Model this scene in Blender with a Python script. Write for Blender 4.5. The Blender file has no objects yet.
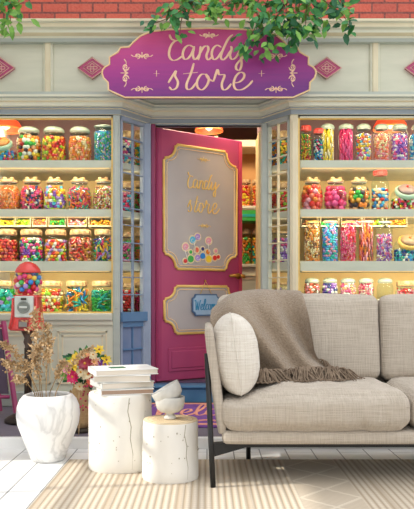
import bpy, math, random
from mathutils import Vector, Matrix, noise
R = random.Random(7)
F = 670.0; HZ = 297.0; CX = 207.0
S = 0.88            # design units -> metres, applied once at the end
C = bpy.context.scene.collection
PI = math.pi
def P(px, py, Y): return Vector(((px-CX)*Y/F, Y, 1+(HZ-py)*Y/F))
def X(px, Y): return (px-CX)*Y/F
def Z(py, Y): return 1+(HZ-py)*Y/F

# ------------------------------------------------------------------ materials
def lin(h):
    h = h.lstrip('#'); o = []
    for i in (0, 2, 4):
        v = int(h[i:i+2], 16)/255
        o.append(v/12.92 if v <= .04045 else ((v+.055)/1.055)**2.4)
    return (*o, 1)
def newmat(name):
    m = bpy.data.materials.new(name); m.use_nodes = True
    return m, m.node_tree, m.node_tree.nodes['Principled BSDF']
MATS = {}
def mat(name, h, rough=.6, h2=None, nscale=8, amt=.5, bump=0, bscale=60, metal=0, stretch=None, coat=0, emit=0, sheen=0, spec=.5):
    if name in MATS: return MATS[name]
    m, t, b = newmat(name)
    N = t.nodes; L = t.links
    b.inputs['Roughness'].default_value = rough; b.inputs['Metallic'].default_value = metal
    b.inputs['Coat Weight'].default_value = coat
    b.inputs['Sheen Weight'].default_value = sheen
    b.inputs['Specular IOR Level'].default_value = spec
    tc = N.new('ShaderNodeTexCoord'); mp = N.new('ShaderNodeMapping'); L.new(tc.outputs['Object'], mp.inputs[0])
    if stretch: mp.inputs['Scale'].default_value = stretch
    nz = N.new('ShaderNodeTexNoise'); nz.inputs['Scale'].default_value = nscale; nz.inputs['Detail'].default_value = 4
    L.new(mp.outputs[0], nz.inputs[0])
    rp = N.new('ShaderNodeValToRGB'); L.new(nz.outputs[0], rp.inputs[0])
    c1 = lin(h); c2 = lin(h2) if h2 else tuple(min(1, c*.88) for c in c1[:3])+(1,)
    rp.color_ramp.elements[0].position = .5-amt*.4; rp.color_ramp.elements[1].position = .5+amt*.4
    rp.color_ramp.elements[0].color = c2; rp.color_ramp.elements[1].color = c1
    L.new(rp.outputs[0], b.inputs['Base Color'])
    if emit:
        L.new(rp.outputs[0], b.inputs['Emission Color']); b.inputs['Emission Strength'].default_value = emit
    if bump:
        n2 = N.new('ShaderNodeTexNoise'); n2.inputs['Scale'].default_value = bscale; n2.inputs['Detail'].default_value = 3
        L.new(mp.outputs[0], n2.inputs[0])
        bp = N.new('ShaderNodeBump'); bp.inputs['Strength'].default_value = bump; bp.inputs['Distance'].default_value = .01
        L.new(n2.outputs[0], bp.inputs['Height']); L.new(bp.outputs[0], b.inputs['Normal'])
    MATS[name] = m
    return m
def weave(m, c1, c2, k=1.0):
    t = m.node_tree; N = t.nodes; L = t.links; b = N['Principled BSDF']; tc = N.new('ShaderNodeTexCoord'); out = []
    for sc in ((260, 60, 9), (9, 9, 240)):
        mp = N.new('ShaderNodeMapping'); mp.inputs['Scale'].default_value = tuple(q*k for q in sc); L.new(tc.outputs['Object'], mp.inputs[0])
        nz = N.new('ShaderNodeTexNoise'); nz.inputs['Scale'].default_value = 1; nz.inputs['Detail'].default_value = 2; L.new(mp.outputs[0], nz.inputs[0]); out.append(nz.outputs[0])
    f = math_n(t, 'ADD', out[0], out[1]); g = math_n(t, 'MULTIPLY_ADD', f, 1.9, -1.4); g = math_n(t, 'MINIMUM', math_n(t, 'MAXIMUM', g, 0.0), 1.0)
    L.new(mixc(t, g, lin(c2), lin(c1)), b.inputs['Base Color'])
    bp = N.new('ShaderNodeBump'); bp.inputs['Strength'].default_value = .6; bp.inputs['Distance'].default_value = .006
    L.new(g, bp.inputs['Height']); L.new(bp.outputs[0], b.inputs['Normal'])
def math_n(t, op, a, b=None, c=None):
    n = t.nodes.new('ShaderNodeMath'); n.operation = op
    for i, v in enumerate((a, b, c)):
        if v is None: continue
        if isinstance(v, (int, float)): n.inputs[i].default_value = v
        else: t.links.new(v, n.inputs[i])
    return n.outputs[0]
def mixc(t, f, a, b):
    n = t.nodes.new('ShaderNodeMix'); n.data_type = 'RGBA'
    for k, v in ((0, f), (6, a), (7, b)):
        if isinstance(v, (int, float)): n.inputs[k].default_value = v
        elif isinstance(v, tuple): n.inputs[k].default_value = v
        else: t.links.new(v, n.inputs[k])
    return n.outputs[2]
def glassmat(name, tint, gl=.7, rough=.03, base=.04):
    m, t, b = newmat(name); N = t.nodes; L = t.links
    N.remove(b); out = N['Material Output']
    tr = N.new('ShaderNodeBsdfTransparent'); tr.inputs[0].default_value = lin(tint)
    g = N.new('ShaderNodeBsdfGlossy'); g.inputs['Roughness'].default_value = rough
    lw = N.new('ShaderNodeLayerWeight'); lw.inputs[0].default_value = .25
    f = math_n(t, 'MULTIPLY_ADD', lw.outputs['Facing'], gl, base)
    f = math_n(t, 'MINIMUM', f, .9)
    f2 = math_n(t, 'POWER', f, 1.4)
    mx = N.new('ShaderNodeMixShader'); L.new(f2, mx.inputs[0]); L.new(tr.outputs[0], mx.inputs[1]); L.new(g.outputs[0], mx.inputs[2])
    L.new(mx.outputs[0], out.inputs[0]); MATS[name] = m
    return m

M_cream = mat('cream_paint', '#e3e1cc', .55, '#cfcfba', 3, .8, stretch=(1, 1, 5))
M_cream2 = mat('warm_cream_trim', '#eadfbf', .5, '#dccfaf', 4)
M_grey = mat('grey_green_paint', '#bec4ba', .5, '#abb3ab', 4, .8, stretch=(.4, 1, 3))
M_blue = mat('blue_grey_paint', '#a3afc0', .5, '#8f9db4', 5)
M_blue2 = mat('blue_step_paint', '#4d80a2', .5, '#3f6f93', 8)
M_gold = mat('gold_trim', '#f0cf7c', .4, '#e3b85e', 10)
M_goldp = mat('pale_gold_paint', '#f6d9a8', .5, '#efc58f', 10)
M_peach = mat('peach_lettering', '#f7d3ad', .5, '#efbf9f', 10)
M_door = mat('magenta_door_paint', '#ba466f', .4, '#a63c69', 3, stretch=(1, 1, .3))
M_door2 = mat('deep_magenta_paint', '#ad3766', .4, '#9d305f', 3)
M_jamb = mat('plum_jamb_paint', '#92365c', .45, '#84305a', 4)
M_frost = mat('frosted_glass', '#bdb6b2', .25, '#aea7a6', 4, .9)
M_bronze = mat('bronze', '#c99a4a', .3, '#a87832', 20, metal=.7)
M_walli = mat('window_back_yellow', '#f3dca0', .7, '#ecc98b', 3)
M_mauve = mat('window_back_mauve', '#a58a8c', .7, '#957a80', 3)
M_dark = mat('shop_ceiling', '#7d5a5c', .8, '#6d4c52', 3)
M_shelf = mat('shelf_paint', '#d6d4c2', .5, '#c5c5b5', 5, stretch=(.5, 1, 1))
M_under = mat('shop_inner_wall', '#d7a66c', .8, '#c9925c', 3)
M_stone = mat('stone_paving', '#776f7b', .7, '#66606f', 5, .9, bump=.3, bscale=20)
M_green = [mat('leaf_green', '#3f8f45', .5, '#2f7438', 30), mat('leaf_light', '#86bb4e', .5, '#6ca043', 30), mat('leaf_deep', '#2f7148', .5, '#235c3c', 30)]
M_twig = mat('brown_twig', '#6b5436', .8)
M_white = mat('white_paint', '#f2f1ee', .5, '#eae9e6', 4)
M_wall = mat('white_plaster', '#eeeeec', .8)
M_black = mat('black_metal', '#17181a', .4, '#101113', 10)
M_sofa = mat('oatmeal_linen', '#d2c6b6', .9, '#b9ac9b', 60, .8, bump=.5, bscale=180, stretch=(1, 1, 2.5), sheen=.2, spec=.2)
M_pillow = mat('pale_linen', '#ece6da', .9, '#dbd2c4', 60, .8, bump=.5, bscale=150, sheen=.2, spec=.2)
weave(M_sofa, '#cbc0b1', '#b8ac9c', .9); weave(M_pillow, '#ebe5da', '#dcd3c6', .8)
M_throw = mat('taupe_knit', '#ab9a86', .95, '#8a7866', 90, .8, bump=1, bscale=110, sheen=.3, spec=.1)
M_fringe = mat('taupe_yarn', '#94816d', .95, '#6d5c4c', 40, .6)
M_bark = mat('whitewashed_bark', '#f4f2ec', .75, '#e0dcd2', 5, .7, bump=.4, bscale=14, stretch=(1, 1, .6))
M_bark2 = mat('bark_pit', '#b0a896', .9)
M_wood = mat('pale_cut_wood', '#e2cfae', .7, '#cdb48c', 6, .7, stretch=(1, 5, 1))
M_page = mat('book_pages', '#efe7da', .8, '#ddd2c2', 3, stretch=(1, 1, 90))
M_page2 = mat('brown_book_pages', '#b59a86', .8, '#a38874', 3, stretch=(1, 1, 90))
M_cover = mat('white_book_cover', '#f1efea', .5, '#e6e4df', 6)
M_cover2 = mat('grey_book_cover', '#d5d5cf', .5)
M_bowl = mat('mottled_ceramic', '#dcdad3', .45, '#bfbdb6', 12, .5, bump=.15)
M_straw = mat('dry_straw', '#d3b68e', .9, '#b8976c', 30)
M_straw2 = mat('straw_stem', '#ad8c5e', .9)
M_basket = mat('woven_basket', '#d6b384', .85, '#bd9768', 25, .6, bump=.6, bscale=80, stretch=(1, 1, 4))
M_red = mat('red_enamel', '#e2453f', .25, '#d33a38', 5, coat=.5)
M_silver = mat('brushed_silver', '#d9dcd3', .3, '#bfc4bd', 15)
M_steel = mat('dark_steel', '#4a4238', .35, '#332c26', 12, metal=.5)
M_pole = mat('brown_pole', '#5f4a3c', .4, '#43332b', 12, stretch=(8, 8, 1))
M_pink = mat('raspberry_paint', '#b04672', .45, '#9d3b69', 8)
M_slate = mat('chalk_slate', '#4f3f52', .7)
M_lamp = mat('orange_lampshade', '#f0552c', .4, '#e8482a', 6, emit=.9)
M_bulb = mat('lamp_glow', '#ffe2a0', .5, emit=3)
M_strip = mat('added_strip_glow', '#ffd894', .5, '#ffd08a', 3, emit=.9)  # glow of the strips added inside the shop windows
M_tag = mat('blue_plaque_paint', '#a9c4da', .5, '#98b7d2', 6)
M_tagtx = mat('teal_lettering', '#2c8cb8', .5)
M_tagb = mat('slate_blue_paint', '#4f6f96', .5)
M_mat = mat('purple_doormat', '#80509c', .95, '#6f4390', 40, bump=.6, bscale=90)
M_matd = mat('purple_border', '#7f4f9a', .95, '#6f458e', 40)
M_mattx = mat('salmon_pile', '#eca58c', .9, '#dd9480', 40)
G_jar = glassmat('jar_glass', '#f4fbf9', .55, .08, .03)
G_pane = glassmat('pane_glass', '#fbfdfd', .18, .05, .0)
G_globe = glassmat('globe_glass', '#fbfdfd', .5, .05, .03)
LIDS = {'cream': mat('lid_cream', '#dcc190', .5, '#9c7450', 26, .3), 'glass': mat('lid_pale_glass', '#b3bfae', .2, '#93a59a', 14),
        'red': mat('lid_red', '#d8453d', .4), 'orange': mat('lid_orange', '#e9823f', .4), 'gold': mat('lid_gold', '#dfb960', .4),
        'mint': mat('lid_mint', '#a9cdb4', .4), 'pink': mat('lid_pink', '#e9a9a4', .4)}
CH = dict(red='#e3322f', orange='#f58a2c', yellow='#f9d336', green='#3fb54a', blue='#2f8ede', sky='#5cc6e8', teal='#25b3a6', purple='#8447b8',
          pink='#f05a9d', hot='#ee2f74', white='#f7f2ea', black='#3a2a35', lilac='#b795e0', lime='#a6d83c', coral='#f7785c', peach='#f8b88a',
          brown='#8a5734', cream='#f6e3b8', gold='#e0a13a', maroon='#a8253f', navy='#2d3f8a', rose='#f4a0b4')
CM = {k: mat('candy_'+k, v, .3, None, 10, coat=.3) for k, v in CH.items()}

# brick
def brick_mat():
    m, t, b = newmat('red_brick'); N = t.nodes; L = t.links
    tc = N.new('ShaderNodeTexCoord'); sp = N.new('ShaderNodeSeparateXYZ'); cb = N.new('ShaderNodeCombineXYZ')
    L.new(tc.outputs['Object'], sp.inputs[0]); L.new(sp.outputs[0], cb.inputs[0]); L.new(sp.outputs[2], cb.inputs[1])
    br = N.new('ShaderNodeTexBrick'); L.new(cb.outputs[0], br.inputs[0])
    br.inputs['Scale'].default_value = 1; br.inputs['Brick Width'].default_value = .2; br.inputs['Row Height'].default_value = .078
    br.inputs['Mortar Size'].default_value = .008; br.inputs['Color1'].default_value = lin('#cf5643'); br.inputs['Color2'].default_value = lin('#a9403a')
    br.inputs['Mortar'].default_value = lin('#4c2630')
    nz = N.new('ShaderNodeTexNoise'); nz.inputs['Scale'].default_value = 60; L.new(tc.outputs['Object'], nz.inputs[0])
    L.new(mixc(t, math_n(t, 'MULTIPLY', nz.outputs[0], .45), br.outputs[0], lin('#f0937a')), b.inputs['Base Color'])
    b.inputs['Roughness'].default_value = .8
    bp = N.new('ShaderNodeBump'); bp.inputs['Strength'].default_value = .6; bp.inputs['Distance'].default_value = .01
    L.new(math_n(t, 'SUBTRACT', nz.outputs[0], br.outputs[1]), bp.inputs['Height']); L.new(bp.outputs[0], b.inputs['Normal'])
    return m
M_brick = brick_mat()
def floor_mat():
    m, t, b = newmat('white_floorboards'); N = t.nodes; L = t.links
    tc = N.new('ShaderNodeTexCoord'); sp = N.new('ShaderNodeSeparateXYZ'); cb = N.new('ShaderNodeCombineXYZ')
    L.new(tc.outputs['Object'], sp.inputs[0]); L.new(sp.outputs[1], cb.inputs[0]); L.new(sp.outputs[0], cb.inputs[1])
    br = N.new('ShaderNodeTexBrick'); L.new(cb.outputs[0], br.inputs[0])
    br.inputs['Scale'].default_value = 1; br.inputs['Brick Width'].default_value = 1.9; br.inputs['Row Height'].default_value = .15
    br.inputs['Mortar Size'].default_value = .004; br.inputs['Color1'].default_value = lin('#efefed'); br.inputs['Color2'].default_value = lin('#e4e4e2')
    br.inputs['Mortar'].default_value = lin('#8f8f8d'); br.inputs['Mortar Smooth'].default_value = .3
    L.new(br.outputs[0], b.inputs['Base Color']); b.inputs['Roughness'].default_value = .45
    bp = N.new('ShaderNodeBump'); bp.inputs['Strength'].default_value = .5; bp.inputs['Distance'].default_value = .004; bp.invert = True
    L.new(br.outputs[1], bp.inputs['Height']); L.new(bp.outputs[0], b.inputs['Normal'])
    return m
M_floor = floor_mat()
def rug_mat():
    m, t, b = newmat('woven_rug'); N = t.nodes; L = t.links
    tc = N.new('ShaderNodeTexCoord'); sp = N.new('ShaderNodeSeparateXYZ'); L.new(tc.outputs['Object'], sp.inputs[0])
    x, y = sp.outputs[0], sp.outputs[1]
    x = math_n(t, 'DIVIDE', x, S); y = math_n(t, 'DIVIDE', y, S)
    rib = math_n(t, 'MULTIPLY_ADD', math_n(t, 'SINE', math_n(t, 'MULTIPLY', x, 2*PI/.034)), .5, .5)
    knots = math_n(t, 'MULTIPLY_ADD', math_n(t, 'SINE', math_n(t, 'MULTIPLY', y, 2*PI/.03)), .5, .5)
    grp = math_n(t, 'LESS_THAN', math_n(t, 'PINGPONG', math_n(t, 'ADD', x, 10.0), .17), .018)
    bx = math_n(t, 'ABSOLUTE', math_n(t, 'SUBTRACT', math_n(t, 'PINGPONG', math_n(t, 'ADD', x, 10.61), 2.0), .78))
    inb = math_n(t, 'LESS_THAN', bx, .15)
    ty = math_n(t, 'PINGPONG', math_n(t, 'ADD', y, 10.05), .15)
    dd = math_n(t, 'ABSOLUTE', math_n(t, 'SUBTRACT', bx, ty))
    dl = math_n(t, 'LESS_THAN', dd, .013)
    rib2 = math_n(t, 'MULTIPLY_ADD', math_n(t, 'SINE', math_n(t, 'MULTIPLY', math_n(t, 'ADD', math_n(t, 'MULTIPLY', x, .5), y), 2*PI/.022)), .5, .5)
    h1 = math_n(t, 'MULTIPLY', math_n(t, 'POWER', rib, .6), math_n(t, 'MULTIPLY_ADD', knots, .22, .78))
    h1 = math_n(t, 'MULTIPLY', h1, math_n(t, 'SUBTRACT', 1.0, math_n(t, 'MULTIPLY', grp, .45)))
    pat = math_n(t, 'MAXIMUM', math_n(t, 'MULTIPLY_ADD', rib2, .4, .3), math_n(t, 'MULTIPLY', dl, .9))
    hh = math_n(t, 'ADD', math_n(t, 'MULTIPLY', inb, pat), math_n(t, 'MULTIPLY', math_n(t, 'SUBTRACT', 1.0, inb), h1))
    nz = N.new('ShaderNodeTexNoise'); nz.inputs['Scale'].default_value = 90; L.new(tc.outputs['Object'], nz.inputs[0])
    col = mixc(t, hh, lin('#ae9c86'), lin('#ddd2c0'))
    col = mixc(t, math_n(t, 'MULTIPLY', nz.outputs[0], .25), col, lin('#c2b199'))
    L.new(col, b.inputs['Base Color']); b.inputs['Roughness'].default_value = .95; b.inputs['Specular IOR Level'].default_value = .1
    bp = N.new('ShaderNodeBump'); bp.inputs['Strength'].default_value = .5; bp.inputs['Distance'].default_value = .008
    L.new(hh, bp.inputs['Height']); L.new(bp.outputs[0], b.inputs['Normal'])
    return m
M_rug = rug_mat()
def marble_mat():
    m, t, b = newmat('white_marble'); N = t.nodes; L = t.links
    tc = N.new('ShaderNodeTexCoord'); nz = N.new('ShaderNodeTexNoise'); nz.inputs['Scale'].default_value = 4; nz.inputs['Detail'].default_value = 6
    nz.inputs['Distortion'].default_value = 1.2
    L.new(tc.outputs['Object'], nz.inputs[0]); rp = N.new('ShaderNodeValToRGB'); L.new(nz.outputs[0], rp.inputs[0])
    e = rp.color_ramp.elements; e[0].position = .44; e[0].color = lin('#efeeec'); e[1].position = .56; e[1].color = lin('#f2f1ef')
    k = e.new(.5); k.color = lin('#d5d4d2'); k2 = e.new(.46); k2.color = lin('#ecebe9')
    L.new(rp.outputs[0], b.inputs['Base Color']); b.inputs['Roughness'].default_value = .35
    return m
M_marble = marble_mat()
def sign_mat():
    m, t, b = newmat('sign_board_paint'); N = t.nodes; L = t.links
    tc = N.new('ShaderNodeTexCoord'); sp = N.new('ShaderNodeSeparateXYZ'); L.new(tc.outputs['Generated'], sp.inputs[0])
    nz = N.new('ShaderNodeTexNoise'); nz.inputs['Scale'].default_value = 6; mp = N.new('ShaderNodeMapping'); mp.inputs['Scale'].default_value = (.6, 1, 8)
    L.new(tc.outputs['Object'], mp.inputs[0]); L.new(mp.outputs[0], nz.inputs[0])
    f = math_n(t, 'ADD', sp.outputs[2], math_n(t, 'MULTIPLY_ADD', nz.outputs[0], .25, -.12))
    f = math_n(t, 'ADD', f, math_n(t, 'MULTIPLY_ADD', sp.outputs[0], -.25, .1))
    rp = N.new('ShaderNodeValToRGB'); L.new(f, rp.inputs[0]); e = rp.color_ramp.elements
    e[0].position = .0; e[0].color = lin('#6c2b7d'); e[1].position = .95; e[1].color = lin('#c9477f'); k = e.new(.45); k.color = lin('#a53489')
    L.new(rp.outputs[0], b.inputs['Base Color']); b.inputs['Roughness'].default_value = .5
    return m
M_sign = sign_mat()

# ------------------------------------------------------------------ mesh building
class MB:
    def __init__(s): s.v = []; s.f = []; s.mi = []; s.sm = []; s.mats = []
    def m(s, mt):
        if mt not in s.mats: s.mats.append(mt)
        return s.mats.index(mt)
    def add(s, vs, fs, mt, smooth=False, T=None):
        b = len(s.v); k = s.m(mt)
        s.v += [(T @ Vector(p)) if T is not None else Vector(p) for p in vs]
        for f in fs: s.f.append([b+i for i in f]); s.mi.append(k); s.sm.append(smooth)
        return s
    def box(s, x0, x1, y0, y1, z0, z1, mt, T=None, bev=0):
        if bev and min(x1-x0, y1-y0, z1-z0) > 2.2*bev:
            vs = []; b = bev
            import itertools
            # bevelled box through 24 verts
            idx = {}
            for sx in (0, 1):
                for sy in (0, 1):
                    for sz in (0, 1):
                        X_ = (x0, x1)[sx]; Y_ = (y0, y1)[sy]; Z_ = (z0, z1)[sz]
                        dx = b if sx == 0 else -b; dy = b if sy == 0 else -b; dz = b if sz == 0 else -b
                        idx[sx, sy, sz, 'x'] = len(vs); vs.append((X_, Y_+dy, Z_+dz))
                        idx[sx, sy, sz, 'y'] = len(vs); vs.append((X_+dx, Y_, Z_+dz))
                        idx[sx, sy, sz, 'z'] = len(vs); vs.append((X_+dx, Y_+dy, Z_))
            fs = []
            for k in (0, 1):
                fs.append([idx[k, 0, 0, 'x'], idx[k, 1, 0, 'x'], idx[k, 1, 1, 'x'], idx[k, 0, 1, 'x']])
                fs.append([idx[0, k, 0, 'y'], idx[1, k, 0, 'y'], idx[1, k, 1, 'y'], idx[0, k, 1, 'y']])
                fs.append([idx[0, 0, k, 'z'], idx[1, 0, k, 'z'], idx[1, 1, k, 'z'], idx[0, 1, k, 'z']])
            for a in (0, 1):
                for c in (0, 1):
                    fs.append([idx[a, c, 0, 'x'], idx[a, c, 1, 'x'], idx[a, c, 1, 'y'], idx[a, c, 0, 'y']])
                    fs.append([idx[a, 0, c, 'x'], idx[a, 1, c, 'x'], idx[a, 1, c, 'z'], idx[a, 0, c, 'z']])
                    fs.append([idx[0, a, c, 'y'], idx[1, a, c, 'y'], idx[1, a, c, 'z'], idx[0, a, c, 'z']])
                    for d in (0, 1): fs.append([idx[a, c, d, 'x'], idx[a, c, d, 'y'], idx[a, c, d, 'z']])
            return s.add(vs, fs, mt, False, T)
        vs = [(x, y, z) for x in (x0, x1) for y in (y0, y1) for z in (z0, z1)]
        return s.add(vs, [(0, 1, 3, 2), (4, 6, 7, 5), (0, 4, 5, 1), (2, 3, 7, 6), (0, 2, 6, 4), (1, 5, 7, 3)], mt, False, T)
    def lathe(s, prof, mt, n=24, T=None, smooth=True, cap=True, wob=None):
        vs = []; fs = []
        for r, z in prof:
            for i in range(n):
                a = 2*PI*i/n; k = wob(a, z) if wob else 1
                vs.append((r*k*math.cos(a), r*k*math.sin(a), z))
        for j in range(len(prof)-1):
            for i in range(n):
                fs.append((j*n+i, j*n+(i+1) % n, (j+1)*n+(i+1) % n, (j+1)*n+i))
        if cap:
            if prof[0][0] > 1e-4: fs.append(tuple(range(n))[::-1])
            if prof[-1][0] > 1e-4: fs.append(tuple((len(prof)-1)*n+i for i in range(n)))
        return s.add(vs, fs, mt, smooth, T)
    def tube(s, pts, r, mt, n=6, T=None, flat=None, smooth=True, closed=False):
        pts = [Vector(p) for p in pts]; N = len(pts)
        vs = []; fs = []; up = None
        for i, p in enumerate(pts):
            if closed: d = pts[(i+1) % N]-pts[i-1]
            else: d = pts[min(i+1, N-1)]-pts[max(i-1, 0)]
            if d.length < 1e-9: d = Vector((0, 0, 1))
            d.normalize()
            if flat is not None: u = flat - flat.dot(d)*d
            elif up is None: u = Vector((0, 0, 1)) if abs(d.z) < .9 else Vector((1, 0, 0)); u = u-u.dot(d)*d
            else: u = up-up.dot(d)*d
            if u.length < 1e-6: u = d.orthogonal()
            u.normalize(); up = u; w = d.cross(u)
            rr = r[i] if isinstance(r, (list, tuple)) else r
            for k in range(n):
                a = 2*PI*k/n
                vs.append(p+u*(math.cos(a)*rr*(.45 if flat is not None else 1))+w*(math.sin(a)*rr))
        M = N if closed else N-1
        for i in range(M):
            for k in range(n):
                j = (i+1) % N
                fs.append((i*n+k, i*n+(k+1) % n, j*n+(k+1) % n, j*n+k))
        if not closed: fs += [tuple(range(n))[::-1], tuple((N-1)*n+k for k in range(n))]
        return s.add(vs, fs, mt, smooth, T)
    def prism(s, poly, d0, d1, mt, fr):
        """poly of (u, v) extruded from depth d0 to d1; fr(u, v, d) -> point"""
        n = len(poly); vs = [fr(u, v, d0) for u, v in poly]+[fr(u, v, d1) for u, v in poly]
        fs = [tuple(range(n)), tuple(range(n, 2*n))[::-1]]+[(i, n+i, n+(i+1) % n, (i+1) % n) for i in range(n)]
        return s.add(vs, fs, mt)
_ICO = None
def ico():
    global _ICO
    if _ICO is None:
        import bmesh
        b = bmesh.new(); bmesh.ops.create_icosphere(b, subdivisions=2, radius=1)
        _ICO = ([v.co.copy() for v in b.verts], [[v.index for v in f.verts] for f in b.faces]); 
        b.verts.ensure_lookup_table(); b.free()
        b = bmesh.new(); bmesh.ops.create_icosphere(b, subdivisions=1, radius=1)
        _ICO = (_ICO, ([v.co.copy() for v in b.verts], [[v.index for v in f.verts] for f in b.faces])); b.free()
    return _ICO
def blob(mb, c, r, mt, lo=False, rot=None):
    vs, fs = ico()[1 if lo else 0]
    if isinstance(r, (int, float)): r = (r, r, r)
    T = Matrix.Translation(Vector(c)) @ (rot.to_4x4() if rot is not None else Matrix.Identity(4)) @ Matrix.Diagonal((*r, 1))
    mb.add(vs, fs, mt, True, T)
def rrot(): return Matrix.Rotation(R.uniform(0, 6.28), 3, Vector((R.gauss(0, 1), R.gauss(0, 1), R.gauss(0, 1))).normalized())

def link(name, mb, loc=None, parent=None):
    me = bpy.data.meshes.new(name)
    off = loc if loc is not None else Vector((0, 0, 0))
    me.from_pydata([tuple(v-off) for v in mb.v], [], mb.f)
    for m_ in mb.mats: me.materials.append(m_)
    me.polygons.foreach_set('material_index', mb.mi); me.polygons.foreach_set('use_smooth', mb.sm)
    me.update()
    import bmesh
    b = bmesh.new(); b.from_mesh(me); bmesh.ops.recalc_face_normals(b, faces=b.faces); b.to_mesh(me); b.free()
    o = bpy.data.objects.new(name, me); C.objects.link(o)
    if parent is not None: o.parent = parent
    elif loc is not None: o.location = loc
    return o
def tag(o, label=None, cat=None, group=None, kind=None):
    if label: o['label'] = label
    if cat: o['category'] = cat
    if group: o['group'] = group
    if kind: o['kind'] = kind
    elif cat: o['kind'] = 'thing'
    return o
def thing(name, loc, label, cat, group=None):
    o = bpy.data.objects.new(name, None); C.objects.link(o); o.location = Vector(loc); o.empty_display_size = .05
    return tag(o, label, cat, group)
def part(name, mb, parent, label=None):
    r = parent
    while r.parent is not None: r = r.parent
    o = link(name, mb, Vector(r.location), parent)
    if label: o['label'] = label
    return o
def single(name, mb, label, cat, group=None, kind=None):
    lo = Vector((min(v.x for v in mb.v), min(v.y for v in mb.v), min(v.z for v in mb.v)))
    hi = Vector((max(v.x for v in mb.v), max(v.y for v in mb.v), max(v.z for v in mb.v)))
    o = link(name, mb, Vector(((lo.x+hi.x)/2, (lo.y+hi.y)/2, lo.z)))
    return tag(o, label, cat, group, kind)
def struct(name, mb, parent=None):
    o = link(name, mb, None if parent is None else Vector((0, 0, 0)), parent)
    if parent is None: o['kind'] = 'structure'
    return o
def spline(pts, k=6, closed=False):
    pts = [Vector(p) for p in pts]; n = len(pts); out = []
    if n < 3 and not closed: return pts
    for i in range(n if closed else n-1):
        p0 = pts[(i-1) % n] if closed or i > 0 else pts[0]; p1 = pts[i]; p2 = pts[(i+1) % n]
        p3 = pts[(i+2) % n] if closed or i+2 < n else pts[-1]
        for j in range(k):
            t = j/k
            out.append(.5*((2*p1)+(p2-p0)*t+(2*p0-5*p1+4*p2-p3)*t*t+(3*p1-p0-3*p2+p3)*t**3))
    if not closed: out.append(pts[-1])
    return out

# ------------------------------------------------------------------ ground, room
GZ = .072
mb = MB(); mb.box(-1.9, 3.2, -1.6, 4.41, -.05, 0, M_floor); struct('floor', mb)
mb = MB(); mb.box(-1.9, 3.2, 4.41, 4.45, -.05, .074, M_white, bev=.006); struct('baseboard_back', mb)
mb = MB(); mb.box(-1.9, 3.2, 4.45, 9.2, -.05, GZ, M_stone); struct('trim_1', mb)
# left wall with tall window, open to the sun
WX = -1.9
mb = MB()
wy0, wy1, wz1 = 2.55, 4.05, 1.62
mb.box(WX-.15, WX, -1.6, wy0, -.05, 7, M_wall); mb.box(WX-.15, WX, wy1, 6.5, -.05, 7, M_wall)  # wall raised and run past the room to keep sun off the storefront
mb.box(WX-.15, WX, wy0, wy1, wz1, 7, M_wall); mb.box(WX-.15, WX, wy0, wy1, -.05, .04, M_wall)
struct('wall_left', mb)
mb = MB()
for y in (wy0, 3.30, wy1-.04): mb.box(WX-.09, WX-.05, y, y+.04, .04, wz1, M_white)
for z in (.04, .40, .8, 1.2, wz1-.04): mb.box(WX-.09, WX-.05, wy0, wy1, z, z+.035, M_white)
struct('window_1', mb)

# ------------------------------------------------------------------ storefront
YF, YD = 5.7, 6.0
plan = [(-1.9, YF), (-.74, YF), (-.515, YD), (.50, YD), (.72, YF), (3.0, YF)]
def sweep(mb, profile, mt_list, plan=plan):
    """profile: list of (out, z) rings swept along the plan, mitred"""
    n = len(plan); offs = []
    for i in range(n):
        ds = []
        for a, b in ((i-1, i), (i, i+1)):
            if 0 <= a and b < n:
                d = Vector((plan[b][0]-plan[a][0], plan[b][1]-plan[a][1])).normalized(); ds.append(Vector((d.y, -d.x)))
        nn = sum(ds, Vector((0, 0))).normalized(); nn = nn/max(.3, nn.dot(ds[0])); offs.append(nn)
    k = len(profile)
    for j in range(k):
        a, b = profile[j], profile[(j+1) % k]
        vs = []; 
        for i in range(n):
            for (o, z) in (a, b): vs.append((plan[i][0]+offs[i].x*o, plan[i][1]+offs[i].y*o, z))
        fs = [(2*i, 2*i+1, 2*i+3, 2*i+2) for i in range(n-1)]
        mb.add(vs, fs, mt_list[j % len(mt_list)])
    for i in (0, n-1):
        mb.add([(plan[i][0]+offs[i].x*o, plan[i][1]+offs[i].y*o, z) for o, z in profile], [tuple(range(k))], mt_list[0])
# cornice
mb = MB()
M_band = mat('blue_grey_band', '#98a2a8', .5, '#8b969d', 4, stretch=(.4, 1, 3))
sweep(mb, [(-.06, 2.538), (.0, 2.538), (.0, 2.548), (.015, 2.552), (.015, 2.592), (.035, 2.597), (.035, 2.606), (.06, 2.611), (.06, 2.640), (.082, 2.648), (.082, 2.668), (.11, 2.674), (.11, 2.692), (-.06, 2.71)],
      [M_band, M_band, M_cream, M_band, M_cream2, M_band, M_cream, M_cream, M_cream2, M_cream, M_grey, M_cream, M_cream, M_cream])
struct('trim_2', mb)
# bay roofs
mb = MB(); mb.box(-1.9, 3.0, 5.74, 6.02, 2.70, 2.76, M_grey); struct('trim_3', mb)
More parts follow.
